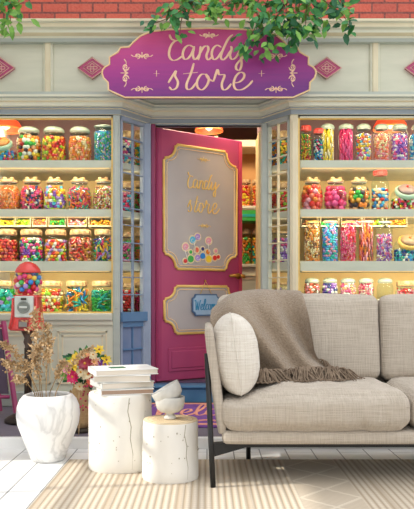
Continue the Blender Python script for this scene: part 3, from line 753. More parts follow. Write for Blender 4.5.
def glazed(px0, px1, z0, z1, cu, cv, lab):
    u0 = dq(px0, 200)[0]; u1 = dq(px1, 200)[0]
    poly = notched(u0, u1, z0, z1, cu, cv)
    m = MB(); m.prism(poly, -.002, .008, M_frost, dfr); pn = part('frosted_panel', m, t, lab)
    m = MB(); m.tube([dfr(u, v, .008) for u, v in poly], .0125, M_gold, 8, closed=True)
    i = .03; p2 = notched(u0+i, u1-i, z0+i, z1-i, cu*.95, cv*.95); m.tube([dfr(u, v, .010) for u, v in p2], .0045, M_goldp, 5, closed=True)
    part('gold_border', m, pn)
    return (u0, u1)
zt = dq(164, 143)[1]; zb_ = dq(164, 268.5)[1]
glazed(163.5, 236, zb_, zt, .14, .15, 'tall frosted panel with gold script')
z2t = dq(164, 286)[1]; z2b = dq(164, 334)[1]
glazed(164, 237, z2b, z2t, .13, .13, 'low frosted panel with gold edge')
m = MB()
for px0, px1, py0, py1 in ((168, 232, 348, 372),):
    u0 = dq(px0, 300)[0]; u1 = dq(px1, 300)[0]; za = dq(168, py0)[1]; zc = dq(168, py1)[1]
    m.box(u0, u1, 0, .010, zc, za, M_door, DT, bev=.004); m.box(u0+.03, u1-.03, .0, .016, zc+.03, za-.03, M_door, DT, bev=.005)
part('lower_panel', m, t)
# handle
m = MB(); hu, hz = dq(236, 276); 
m.lathe([(.026, 0), (.030, .008), (.018, .016)], M_bronze, 16, DT @ Matrix.Translation((hu+.02, 0, hz)) @ Matrix.Rotation(-PI/2, 4, 'X'))
m.tube([dfr(hu+.02, hz, 0), dfr(hu+.02, hz, .04), dfr(hu-.01, hz+.005, .055), dfr(hu-.12, hz-.004, .058)], [.015, .016, .019, .012], M_bronze, 8)
m.tube([dfr(hu+.02, hz, .03), dfr(hu+.07, hz-.004, .045)], [.016, .021], M_bronze, 8)
part('handle', m, t)

# ---- script lettering as strokes
CANDY = [[(92, 70), (70, 64), (52, 76), (40, 100), (38, 128), (50, 145), (72, 143), (96, 125)], [(70, 66), (48, 58), (39, 40)],
         [(138, 92), (120, 84), (102, 96), (94, 120), (100, 140), (116, 138), (132, 116), (142, 90)], [(142, 88), (136, 120), (142, 142), (156, 134), (168, 112)],
         [(168, 88), (166, 112), (158, 145)], [(162, 125), (180, 92), (196, 88), (200, 102), (192, 128), (200, 144), (220, 126)],
         [(254, 92), (236, 84), (220, 98), (214, 122), (222, 142), (238, 136), (258, 106)], [(302, 40), (284, 56), (264, 95), (252, 130), (260, 144), (276, 132), (292, 106)],
         [(292, 88), (297, 98), (290, 125), (298, 142), (316, 132), (338, 92)], [(342, 86), (336, 130), (338, 162), (330, 186), (316, 182), (318, 162), (346, 132), (382, 98)]]
STORE = [[(34, 240), (50, 214), (66, 190), (62, 210), (74, 236), (68, 260), (50, 268), (38, 256)], [(140, 158), (128, 200), (110, 245), (114, 266), (132, 262), (152, 236)], [(96, 202), (156, 196)],
         [(190, 204), (170, 206), (154, 232), (156, 258), (174, 268), (194, 250), (202, 222), (190, 204), (200, 222), (221, 234)],
         [(221, 234), (234, 194), (239, 186), (245, 205), (267, 208), (256, 243), (261, 267), (278, 264), (295, 243)],
         [(304, 240), (328, 236), (346, 220), (348, 202), (332, 196), (314, 213), (305, 243), (314, 266), (340, 267), (366, 250), (384, 230)]]
def word_welcome():
    gl = dict(W=([[(0, 88), (12, 100), (20, 84), (20, 40), (24, 0), (50, 88)], [(50, 88), (48, 40), (54, 0), (84, 86), (98, 100)]], 92),
              e=([[(0, 20), (20, 28), (32, 45), (24, 60), (8, 48), (2, 20), (12, 0), (30, 5), (46, 22)]], 42),
              l=([[(0, 22), (20, 50), (36, 95), (28, 112), (14, 80), (6, 20), (14, 0), (30, 8), (40, 22)]], 36),
              c=([[(38, 50), (25, 60), (8, 45), (2, 20), (12, 0), (30, 4), (45, 22)]], 42),
              o=([[(28, 58), (12, 55), (2, 28), (10, 2), (28, 4), (38, 30), (28, 58), (36, 46), (52, 46)]], 48),
              m=([[(0, 46), (8, 58), (8, 30), (2, 0)], [(4, 20), (20, 55), (29, 54), (26, 20), (22, 0)], [(25, 20), (42, 55), (51, 54), (48, 20), (52, 2), (66, 18)]], 62))
    out = []; x = 0
    for ch in 'Welcome':
        st, w = gl[ch]
        for s_ in st: out.append([(x+a, -b) for a, b in s_])
        x += w
    return out, x
def letters(mb, strokes, fr, w, mt, thick=.6, normal=None):
    for st in strokes:
        pts = spline([(a, b, 0) for a, b in st], 6)
        P3 = [fr(p.x, p.y) for p in pts]; n = len(P3); rr = []
        for i in range(n):
            d = pts[min(i+1, n-1)]-pts[max(i-1, 0)]; v = abs(d.y)/max(1e-6, d.length)
            e = min(1, (min(i, n-1-i)+1.2)/4)
            rr.append(w*(.36+.74*v)*(.45+.55*e))
        mb.tube(P3, rr, mt, 8, flat=normal)
# door lettering
m = MB(); dn = Vector((dsn, -dc, 0))
u0, za = dq(187, 172); u1 = dq(219, 172)[0]; sc = (u1-u0)/350
letters(m, CANDY, lambda a, b: dfr(u0+(a-35)*sc, za-(b-40)*sc*1.35, .0105), .0075, M_gold, normal=dn)
za2 = dq(187, 195)[1]
letters(m, STORE, lambda a, b: dfr(u0+(a-35)*sc, za2-(b-158)*sc*1.35, .0105), .0075, M_gold, normal=dn)
part('script_lettering', m, t, 'gold script reading Candy store')
def scroll(cx_, cy_, s_, fl=1):
    """a small symmetric scroll ornament in 2-D"""
    out = []
    for sg in (-1, 1):
        pts = []
        for i in range(12):
            a = i/11*1.75*2*PI/1.4; r_ = s_*(.06+.20*(i/11))
            pts.append((cx_+sg*(s_*.42+r_*math.cos(a)*-1), cy_+fl*r_*math.sin(a)))
        out.append(pts); out.append([(cx_, cy_+fl*s_*.15), (cx_+sg*s_*.25, cy_-fl*s_*.12), (cx_+sg*s_*.7, cy_+fl*s_*.05), (cx_+sg*s_*1.0, cy_-fl*s_*.1)])
    out.append([(cx_, cy_-fl*s_*.35), (cx_, cy_+fl*s_*.2)])
    return out
m = MB()
for px, py, fl in ((203, 160, 1), (204, 226, -1)):
    uu, zz = dq(px, py); letters(m, scroll(0, 0, 8, fl), lambda a, b: dfr(uu+a*.009, zz-b*.009, .0105), .004, M_gold, normal=dn)
part('scroll_ornament', m, t)
# painted sweets on the glass: flat sticker cluster
m = MB()
def disc(px, py, rp, mt, d, ex=1.0):
    uu, zz = dq(px, py); k = .0098
    n = 20; m.prism([(uu+rp*k*math.cos(2*PI*i/n), zz+rp*k*ex*math.sin(2*PI*i/n)) for i in range(n)], d-.002, d, mt, dfr)
CW = CM['white']
st_ = [(185, 247, 3.3, 'rose'), (192, 240, 3.4, 'sky'), (197, 237, 3.0, 'lilac'), (208, 241, 3.2, 'rose'), (190, 259, 3.3, 'green'), (190, 252, 1.7, 'green'), (197, 258, 3.0, 'lilac'), (196, 250, 2.4, 'coral'), (202, 256, 2.9, 'blue'), (202, 249, 1.8, 'navy'),
       (208, 259, 3.3, 'yellow'), (207, 252, 2.2, 'orange'), (214, 258, 2.4, 'red'), (217.5, 257, 1.8, 'red'), (215, 251, 1.7, 'rose'), (184.5, 261, 2.0, 'red')]
for a, b, r_, c in st_: disc(a, b, r_+1.2, CM['cream'], .0115)
for i, (a, b, r_, c) in enumerate(st_):
    disc(a, b, r_, CM[c], .0135+.0002*i)
    if r_ > 2.9 and c in ('rose', 'sky', 'lilac'):
        uu, zz = dq(a, b); kk = .0098*r_
        m.tube([dfr(uu+kk*q*math.cos(7*q), zz+kk*q*math.sin(7*q), .0145+.0002*i) for q in [.1+.8*j/14 for j in range(15)]], .0025, CM['white'], 5)
for a, b, c, d_ in ((184, 250, 187, 262), (193, 242, 195, 252), (207, 243, 208, 252)):
    p, q = dq(a, b), dq(c, d_); m.tube([dfr(*p, .014), dfr(*q, .014)], .004, CW, 6)
part('sweets_decal', m, t, 'cluster of painted lollipops and sweets')
# hanging welcome plaque
uu0, zz1 = dq(190.5, 294); uu1 = dq(218, 294)[0]; zz0 = dq(190.5, 316)[1]
pl = thing('welcome_plaque', dfr(uu0, zz0, .03), 'small blue plaque reading Welcome hung on the magenta shop door', 'sign')
m = MB(); pp = notched(uu0, uu1, zz0, zz1, .035, .04, 3); m.prism(pp, .020, .030, M_tagb, dfr)
i = .012; m.prism(notched(uu0+i, uu1-i, zz0+i, zz1-i, .033, .036, 3), .030, .034, M_tag, dfr); part('board', m, pl)
m = MB(); wst, ww = word_welcome(); sc2 = (uu1-uu0-.05)/ww; zc = (zz0+zz1)/2
letters(m, wst, lambda a, b: dfr(uu0+.025+a*sc2, zc-.045-b*sc2*1.25, .035), .0052, M_tagtx, normal=dn); part('lettering', m, pl)
m = MB(); um = (uu0+uu1)/2; m.tube([dfr(uu0+.09, zz1-.005, .026), dfr(um, dq(205, 281)[1], .02), dfr(uu1-.09, zz1-.005, .026)], .0035, M_gold, 5)
blob(m, dfr(um, dq(205, 281)[1], .014), .012, M_bronze, True); part('hanging_string', m, pl)

# ------------------------------------------------------------------ shop sign
YS = 5.52; sY = YS-.05
left = [(168, 29.5), (151, 31.5), (140.5, 36), (133, 42.5), (129, 47), (120.5, 47.5), (118, 52), (114, 54.5), (109.5, 57), (109.5, 64.5), (105, 67), (102.5, 70), (102, 73.5), (103.5, 78), (108, 82.5), (108.5, 90), (116, 93.5), (125, 97.5)]
outl = left[::-1]+[(209, 28)]+[(418-a, b) for a, b in left]
outl = [(a, b) for a, b in outl]
sg = thing('shop_sign', (X(209, YS), YS, Z(98, YS)), 'big purple shop sign reading Candy store with gold edge', 'sign')
sfr = lambda px, py, d=0: Vector((X(px, sY), sY-d, Z(py, sY)))
poly = [(X(a, sY), Z(b, sY)) for a, b in outl]
m = MB(); m.prism(poly, sY, sY+.05, M_sign, lambda u, v, d: (u, d, v)); part('board', m, sg)
m = MB(); m.tube([Vector((u, sY, v)) for u, v in poly], .0075, M_goldp, 6, closed=True); part('gold_edge', m, sg)
ny = Vector((0, -1, 0))
m = MB()
letters(m, CANDY, lambda a, b: sfr(160+a/4.14, 25+b/4.14), .0096, M_peach, normal=ny)
letters(m, STORE, lambda a, b: sfr(160+a/4.14, 25+b/4.14), .0096, M_peach, normal=ny)
part('script_lettering', m, sg, 'peach script reading Candy store')
m = MB()
letters(m, scroll(209, 35.5, 9.5), lambda a, b: sfr(a, b), .006, M_peach, normal=ny); part('scroll_ornament', m, sg)
for sgn in (-1, 1):
    q = lambda a, b: sfr(209+sgn*(a-209), b)
    for (a, b, s_, fl) in ((142, 56, 11, 1), (142, 89, 11, -1)):
        m = MB(); letters(m, scroll(a, b, s_, fl), q, .0055, M_peach, normal=ny); part('scroll_ornament', m, sg)
    m = MB(); letters(m, scroll(0, 0, 14, 1), lambda a, b: q(125.5+b, 73+a), .006, M_peach, normal=ny); part('scroll_ornament', m, sg)
    m = MB(); letters(m, [[(153.5, 73.5), (159.5, 73.5)], [(156.5, 70.5), (156.5, 76.5)]], q, .005, M_peach, normal=ny); part('plus_mark', m, sg)
# diamond plaques
for px, nm in ((0.5, 'diamond wall plaque of raspberry scrollwork at the far left of the fascia'), (92.5, 'diamond wall plaque of raspberry scrollwork left of the shop sign'),
               (326.5, 'diamond wall plaque of raspberry scrollwork right of the shop sign'), (419, 'diamond wall plaque of raspberry scrollwork at the far right of the fascia')):
    Y = 5.985; d = thing('diamond_plaque', (X(px, Y), Y, Z(79, Y)), nm, 'plaque', 'diamond plaques on the fascia')
    a, b = 14.5, 10.5; poly = [(X(px-a, Y), Z(68.5, Y)), (X(px, Y), Z(68.5-b, Y)), (X(px+a, Y), Z(68.5, Y)), (X(px, Y), Z(68.5+b, Y))]
    m = MB(); m.prism(poly, Y-.015, Y+.02, mat('plaque_raspberry', '#c0507a', .5, '#ad4470', 10), lambda u, v, dd: (u, dd, v)); part('board', m, d)
    m = MB(); m.tube([Vector((u, Y-.015, v)) for u, v in poly], .008, mat('plaque_edge', '#e6b6a8', .5), 5, closed=True)
    pf = lambda u, v: Vector((X(u, Y), Y-.016, Z(v, Y)))
    m.tube([pf(px-9, 68.5), pf(px, 62), pf(px+9, 68.5), pf(px, 75)], .005, mat('plaque_edge', '#e6b6a8'), 5, closed=True)
    for ax, ay in ((1, 0), (-1, 0), (0, 1), (0, -1)):
        m.tube([pf(px+ax*3.1+1.9*math.cos(q), 68.5+ay*2.5+1.5*math.sin(q)) for q in [2*PI*i/14 for i in range(14)]], .0042, mat('plaque_edge', '#e6b6a8'), 5, closed=True)
    part('scrollwork', m, d)

# ------------------------------------------------------------------ hanging branches
def leaf(mb, c, L_, dirv, up, mt):
    d = dirv.normalized(); u = up-up.dot(d)*d
    if u.length < 1e-3: u = d.orthogonal()
    u.normalize(); w = d.cross(u)
    pts = [c, c+d*L_*.3+w*L_*.24+u*L_*.05, c+d*L_*.65+w*L_*.22+u*L_*.03, c+d*L_-u*L_*.08, c+d*L_*.65-w*L_*.22+u*L_*.03, c+d*L_*.3-w*L_*.24+u*L_*.05, c+d*L_*.4-u*L_*.02]
    mb.add(pts, [(0, 1, 6), (1, 2, 6), (2, 3, 6), (3, 4, 6), (4, 5, 6), (5, 0, 6)], mt, True)
def branch(stems, label, size, mats_, n, spread=.05, Y=5.32):
    p0 = P(stems[0][0][0], stems[0][0][1], Y)
    t_ = thing('hanging_branch', p0, label, 'branch', 'leafy branches hanging over the shop sign')
    tw = MB(); lf = MB()
    for st in stems:
        pts = spline([P(a, b, Y+R.uniform(-.06, .06)) for a, b in st], 6)
        tw.tube(pts, [.006*(1-.7*i/len(pts)) for i in range(len(pts))], M_twig, 5)
        ln = sum((pts[i+1]-pts[i]).length for i in range(len(pts)-1))
        k = int(n*ln/.3*1.75)
        for i in range(k):
            q = R.random()**.8; p = pts[min(len(pts)-1, int(q*(len(pts)-1)+.5))]
            off = Vector((R.gauss(0, spread), R.gauss(0, spread*.8), R.gauss(0, spread)))
            d = Vector((R.gauss(0, .7), R.gauss(-.2, .5), R.gauss(-.55, .6)))
            leaf(lf, p+off, size*R.uniform(.85, 1.45), d, Vector((R.gauss(0, .5), -1, R.gauss(.4, .5))), R.choice(mats_))
    part('twig', tw, t_); part('leaves', lf, t_)
g0, g1, g2 = M_green
branch([[(2, -14), (6, 0), (10, 16), (11, 27)], [(-6, -8), (2, 8), (4, 22)], [(8, -8), (14, 2), (20, 10)]], 'bushy light green branch hanging at the upper left corner', .075, [g1, g1, g0], 16, .055)
branch([[(206, -12), (190, 4), (168, 18), (152, 24)], [(190, 2), (182, 18), (180, 33)], [(196, -6), (185, 6), (165, 12)]], 'leafy green branch hanging left over the word Candy', .07, [g0, g1, g0, g2], 13, .04)
branch([[(262, -12), (240, 2), (222, 6), (205, 8)], [(180, -14), (190, 0), (215, 8)], [(240, -12), (230, 2), (212, 12)], [(225, -14), (246, -2), (254, 6)]], 'fringe of yellow green leaves at the top above the word Candy', .06, [g1, g1, g0], 20, .045)
branch([[(296, -12), (280, 12), (262, 30), (256, 38)], [(290, -8), (274, 24), (268, 44)], [(270, -10), (264, 12), (248, 40), (243, 46)], [(262, -10), (256, 10), (262, 22)]], 'dense green branch hanging beside the letter y of the sign', .075, [g0, g0, g2, g1], 14, .05)
branch([[(300, -14), (298, 14), (290, 34), (288, 46)], [(310, -12), (306, 14), (306, 38)], [(290, -12), (286, 12), (292, 26)]], 'dense green branch hanging over the right end of the sign', .075, [g0, g2, g1, g0], 14, .05)
branch([[(312, -12), (328, 4), (342, 14), (350, 28)], [(306, -10), (316, 10), (326, 26)], [(330, -12), (344, 4), (352, 8)]], 'pointed leafy branch reaching right of the sign across the moulding', .08, [g0, g1, g2], 14, .045)

# ------------------------------------------------------------------ gumball machine
GX, GY = X(28, 5.0), 5.0; s5 = 5.0/F
zz = lambda py: Z(py, GY)
gm = thing('gumball_machine', (GX, GY, GZ), 'red gumball machine on a brown pole behind the marble vase', 'gumball machine')
T = Matrix.Translation((GX, GY, 0))
m = MB(); m.lathe([(.17, GZ), (.17, GZ+.025), (.13, GZ+.05), (.05, GZ+.08), (.03, GZ+.12)], M_steel, 24, T); part('foot', m, gm)
m = MB(); m.lathe([(.024, GZ+.1), (.022, .4), (.03, .42), (.022, .44), (.022, zz(346)), (.034, zz(342)), (.026, zz(338)), (.05, zz(331))], M_pole, 16, T)
for i in range(8): m.tube([(GX+.023*math.cos(i*PI/4), GY+.023*math.sin(i*PI/4), GZ+.13), (GX+.023*math.cos(i*PI/4), GY+.023*math.sin(i*PI/4), zz(348))], .005, M_steel, 5)
part('pole', m, gm)
def sq(x, w): return 1
m = MB()   # flared red body, square with round corners
rings = [(zz(330), .115), (zz(328), .125), (zz(324), .112), (zz(316), .100), (zz(306), .093), (zz(298), .09), (zz(295), .095)]
vs = []; n = 32
for z_, w_ in rings:
    for i in range(n):
        a = 2*PI*i/n; c_, s_ = math.cos(a), math.sin(a); k = w_/((abs(c_)**5+abs(s_)**5)**.2); vs.append((GX+k*c_, GY+k*s_, z_))
fs = [(j*n+i, j*n+(i+1) % n, (j+1)*n+(i+1) % n, (j+1)*n+i) for j in range(len(rings)-1) for i in range(n)]+[tuple(range(n)), tuple((len(rings)-1)*n+i for i in range(n))]
m.add(vs, fs, M_red, True)
for sx in (-1, 1): m.tube([(GX+sx*.085, GY-.095, zz(298)), (GX+sx*.09, GY-.1, zz(315)), (GX+sx*.105, GY-.122, zz(328))], .008, M_red, 8)
part('body', m, gm)
m = MB(); yf = GY-.108; m.box(GX-.068, GX+.068, yf-.012, GY-.05, zz(317), zz(296), M_silver, bev=.006)
m.lathe([(.046, 0), (.046, .008), (.038, .014), (.038, .012)], mat('dial_grey', '#8f948c', .35), 20, Matrix.Translation((GX, yf-.012, zz(307))) @ Matrix.Rotation(PI/2, 4, 'X'))
m.box(GX-.02, GX+.02, yf-.018, yf-.01, zz(300), zz(298), M_steel)
cp = part('coin_plate', m, gm)
m = MB(); m.box(GX-.028, GX+.028, yf-.034, yf-.012, zz(307)-.008, zz(307)+.008, M_silver, bev=.003); part('turn_knob', m, cp)
m = MB(); m.box(GX-.035, GX+.035, yf-.03, yf+.03, zz(328), zz(319), mat('dark_red', '#8e2f30', .4), bev=.005); m.box(GX-.03, GX+.03, yf-.034, yf-.03, zz(326), zz(321), mat('chute_flap', '#8d8a84', .3, metal=.6), bev=.002); part('chute', m, gm)
gc = Vector((GX, GY, zz(282))); gr = .114
m = MB(); m.lathe([(gr*math.sin(a), gc.z-gr*math.cos(a)*1.0) for a in [.45+(2.55-.45)*i/14 for i in range(15)]], G_globe, 28, T, cap=False); part('glass_globe', m, gm)
m = MB(); m.lathe([(.092, zz(273)), (.095, zz(272)), (.086, zz(268.5)), (.062, zz(264.5)), (.028, zz(262)), (0, zz(261.6))], M_red, 28, T); m.lathe([(.012, zz(262)), (.012, zz(260.5)), (.004, zz(260))], M_silver, 10, T); part('cap', m, gm)
# gumballs, individually
gb_meshes = {}; br_ = .0205; placed = []
cand = ['yellow', 'white', 'red', 'orange', 'red', 'yellow', 'blue', 'purple', 'orange', 'white', 'pink', 'teal', 'hot', 'lilac', 'green', 'navy', 'peach']
k = 0
for tries in range(9000):
    if len(placed) >= 92: break
    d = Vector((R.gauss(0, 1), R.gauss(0, 1), R.gauss(0, 1))).normalized()
    if d.y > .1: d.y = -d.y
    q = gc+d*(gr-br_-.004)*(1 if R.random() < .8 else .72)
    if q.z > zz(273) or q.z < zz(295): continue
    if any((q-o_).length < br_*1.62 for o_ in placed): continue
    placed.append(q)
    c = R.choice(cand)
    if c not in gb_meshes:
        b_ = MB(); blob(b_, (0, 0, 0), br_, CM[c]); o = link('gumball', b_, Vector((0, 0, 0))); gb_meshes[c] = o
    else:
        o = gb_meshes[c].copy(); C.objects.link(o)
    o.location = q; NAMEC = {'hot': 'magenta', 'navy': 'navy blue', 'teal': 'teal', 'rose': 'pink'}.get(c, c)
    tag(o, f'small shiny {NAMEC} gumball inside the glass globe of the red machine', 'gumball', f'{NAMEC} gumballs in the machine')

# ------------------------------------------------------------------ easel sign at left edge
EY = 5.1; ex = lambda px: X(px, EY)
es = thing('easel_sign', (ex(-14), EY, GZ), 'raspberry pink easel board at the left edge beside the vase', 'sign')
b_r = Vector((ex(17), EY, GZ)); t_r = Vector((ex(-3), EY+.16, Z(322, EY))); b_l = Vector((ex(-46), EY, GZ)); t_l = Vector((ex(-26), EY+.16, Z(322, EY)))
for a, b in ((b_r, t_r), (b_l, t_l)):
    m = MB(); m.tube([a, a.lerp(b, .5), b], .021, M_pink, 4, smooth=False); part('leg', m, es)
m = MB(); m.tube([Vector((ex(-14), EY+.36, GZ)), Vector((ex(-14), EY+.16, Z(326, EY)))], .016, M_pink, 4, smooth=False); part('rear_leg', m, es)
q = lambda u, v: (b_l.lerp(t_l, v)).lerp(b_r.lerp(t_r, v), u)
m = MB(); pf_ = [q(.1, .25), q(.9, .25), q(.87, .92), q(.13, .92)]; m.add(pf_+[p+Vector((0, .02, 0)) for p in pf_], [(0, 1, 2, 3), (7, 6, 5, 4), (0, 4, 5, 1), (1, 5, 6, 2), (2, 6, 7, 3), (3, 7, 4, 0)], M_slate); part('chalk_board', m, es)
m = MB(); m.tube([q(.08, .22), q(.92, .22)], .014, M_pink, 6); part('rail', m, es); m = MB(); m.tube([q(.1, .95), q(.9, .95)], .014, M_pink, 6)
part('rail', m, es)

# ------------------------------------------------------------------ flower basket
FX, FY = X(81, 4.62), 4.62; z3 = lambda py: Z(py, FY)
fb = thing('flower_basket', (FX, FY, GZ), 'slender straw-coloured basket of flowers between vase and tall stump', 'basket')
T = Matrix.Translation((FX, FY, 0))
m = MB(); m.lathe([(.055, GZ+.03), (.085, z3(420)), (.09, z3(408)), (.075, z3(396)), (.055, z3(386)), (.06, z3(384))], M_basket, 24, T, wob=lambda a, z: 1+.04*math.sin(9*a)+.03*math.sin(60*z))
part('woven_body', m, fb)
m = MB(); m.lathe([(.075, GZ), (.08, GZ+.012), (.06, GZ+.035)], M_steel, 20, T); 
for i in range(3): blob(m, (FX+.06*math.cos(i*2.1+4), FY+.06*math.sin(i*2.1+4), GZ+.02), .02, M_black, True)
part('stand', m, fb)
m = MB()
for i in range(70):
    a = R.uniform(0, 2*PI); z_ = R.uniform(z3(422), z3(388)); m.tube([(FX+.075*math.cos(a), FY+.075*math.sin(a)-.01, z_), (FX+.10*math.cos(a), FY+.10*math.sin(a)-.01, z_-.10)], [.004, .001], M_straw, 4)
part('dry_fringe', m, fb)
fls = [(75, 363, 'yellow', 'yellow', 'lily', 5.2, 'largest of the group'), (85, 363.5, 'maroon', 'dark pink', 'daisy', 4.8, 'at the middle of the bunch'), (98, 371, 'maroon', 'deep red', 'daisy', 6, 'leaning over the books'),
       (73, 376.5, 'hot', 'magenta', 'daisy', 4.6, 'low on the left'), (88, 374, 'cream', 'cream', 'daisy', 4.2, 'under the dark pink one'), (81, 372, 'cream', 'cream', 'daisy', 3.6, 'beside the magenta flower'),
       (99, 350, 'yellow', 'yellow', 'lily', 3.6, 'highest of the bunch'), (106, 360, 'yellow', 'yellow', 'lily', 3.6, 'rightmost of the bunch'), (103, 365, 'purple', 'violet', 'daisy', 3.6, 'below the right yellow one'),
       (94, 362, 'peach', 'peach', 'daisy', 3.6, 'near the deep red flower'), (67, 369, 'rose', 'pale pink', 'daisy', 3.4, 'at the left rim'), (91, 381, 'coral', 'coral', 'daisy', 3.4, 'under the cream flowers'),
       (80, 386, 'cream', 'pale cream', 'daisy', 3.2, 'lowest of the bunch'), (86, 354, 'peach', 'faded pink', 'daisy', 2.8, 'above the dark pink flower'),
       (77, 357, 'yellow', 'golden yellow', 'lily', 3.4, 'above the largest yellow lily'), (93, 355, 'cream', 'ivory', 'daisy', 3.0, 'left of the highest yellow one'), (109, 370, 'red', 'bright red', 'daisy', 3.2, 'at the right edge by the books'), (70, 370, 'yellow', 'small yellow', 'lily', 3.0, 'between pale pink and magenta ones')]
for px, py, c, cn, kd, rp, wh in fls:
    yy = FY-.06-.05*(1-abs(px-85)/25); c0 = P(px, py, yy); rr = rp*1.42*yy/F
    f_ = thing('flower', c0, f'{cn} flower in the straw basket, {wh}', 'flower', 'flowers in the straw basket')
    nrm = Vector(((px-85)*.03, -1, (372-py)*.03)).normalized(); u = nrm.orthogonal().normalized(); w = nrm.cross(u)
    m = MB(); n = 6 if kd == 'lily' else 11
    for ring in (0, 1):
        for i in range(n):
            a = 2*PI*(i+.5*ring)/n; d = u*math.cos(a)+w*math.sin(a)+nrm*(.25+.35*ring)
            leaf(m, c0+nrm*.004*ring, rr*(1.25-.35*ring)*R.uniform(.9, 1.1), d, nrm, CM[c])
    part('petals', m, f_)
    m = MB(); blob(m, c0+nrm*.008, rr*.25, CM['gold' if c != 'yellow' else 'brown'], True); part('flower_centre', m, f_)
    m = MB(); b0 = Vector((FX, FY, z3(390))); m.tube(spline([c0, c0.lerp(b0, .5)+Vector((0, .03, 0)), b0], 5), .003, M_green[2], 5); part('stem', m, f_)
m = MB()
for i in range(120):
    a = R.uniform(0, 2*PI); q_ = R.random()**.5; px = 86+20*q_*math.cos(a); py = 368+17*q_*math.sin(a)
    leaf(m, P(px, py, FY-.02+R.uniform(-.03, .04)), .055*R.uniform(.6, 1.2), Vector((math.cos(a), R.gauss(-.2, .3), -math.sin(a)+.2)), Vector((0, -1, .3)), R.choice([M_green[0], M_green[2], M_green[1]]))
for i in range(24):
    px = R.uniform(80, 92); py = R.uniform(385, 412); blob(m, P(px, py, FY-.11), .008, CM[R.choice(['maroon', 'hot'])], True)
single('foliage', m, 'green leaves filling out the bunch of flowers in the straw basket', 'leaves', None, 'stuff')

# ------------------------------------------------------------------ vase and dried grass
VX, VY = X(48, 4.12), 4.12; zv = lambda py: Z(py, VY)
vz = [(0, .004), (.092, 0), (.104, .01), (.122, .06), (.154, .14), (.184, .22), (.192, .28), (.188, .33), (.172, .372), (.15, .398), (.135, .405), (.125, .40), (.13, .385), (.15, .36), (.165, .3), (.15, .15), (.1, .05), (0, .04)]
m = MB(); m.lathe(vz, M_marble, 40, Matrix.Translation((VX, VY, 0)), cap=False, wob=lambda a, z: 1+.012*math.sin(3*a+z*5))
single('marble_vase', m, 'large white marble vase standing on the white floorboards', 'vase')
stalks = [([(40, 392), (38, 360), (35, 330), (35, 312)], 7, 'tallest dry grass stalk, upright in the marble vase'), ([(46, 392), (47, 365), (49, 345), (46, 325)], 6, 'dry grass stalk with a full plume, second tallest in the vase'),
          ([(36, 392), (28, 372), (16, 366), (6, 362)], 6.5, 'dry grass stalk arching left toward the easel'), ([(50, 392), (56, 378), (60, 368), (64, 362)], 3, 'short dry grass stalk leaning right to the flowers'),
          ([(42, 392), (40, 378), (34, 360), (40, 345)], 6, 'dry grass stalk with a broad plume before the pole'), ([(34, 392), (26, 382), (20, 378), (16, 380)], 4.5, 'low dry grass stalk drooping over the left rim'),
          ([(38, 392), (26, 366), (12, 350), (3, 344)], 4, 'thin dry grass stalk reaching highest at the left')]
stalks.append(([(56, 392), (66, 372), (80, 356), (92, 348)], 2.6, 'thin dry grass stalk reaching right above the flowers'))
for st, wd, lab in stalks:
    pts = spline([P(a, b, VY+R.uniform(-.03, .03)) for a, b in st], 8); base = pts[0]-Vector((0, 0, .2)); base.x = VX+(base.x-VX)*.3; base.y = VY
    o = thing('dried_grass_stalk', base, lab, 'dried grass', 'dried grass stalks in the marble vase')
    m = MB(); m.tube([base]+pts, .0028, M_straw2, 5); part('stem', m, o)
    m = MB(); n = len(pts)
    for i in range(int(60+wd*30)):
        q_ = .36+.64*R.random(); idx = min(n-2, int(q_*(n-1))); p = pts[idx].lerp(pts[idx+1], R.random()); d = (pts[idx+1]-pts[idx]).normalized()
        w_ = wd*VY/F*(1.1-.6*abs(q_-.65)/.35*.7)
        off = Vector((R.gauss(0, w_*.5), R.gauss(0, w_*.5), R.gauss(0, w_*.4)))
        leaf(m, p+off, R.uniform(.014, .03), d*.4+Vector((R.gauss(0, .5), R.gauss(0, .5), R.gauss(-.1, .5))), Vector((R.gauss(0, 1), -1, R.gauss(0, 1))), M_straw if R.random() < .7 else M_straw2)
        if R.random() < .25: m.tube([p, p+off], .0012, M_straw2, 3)
    part('plume', m, o)

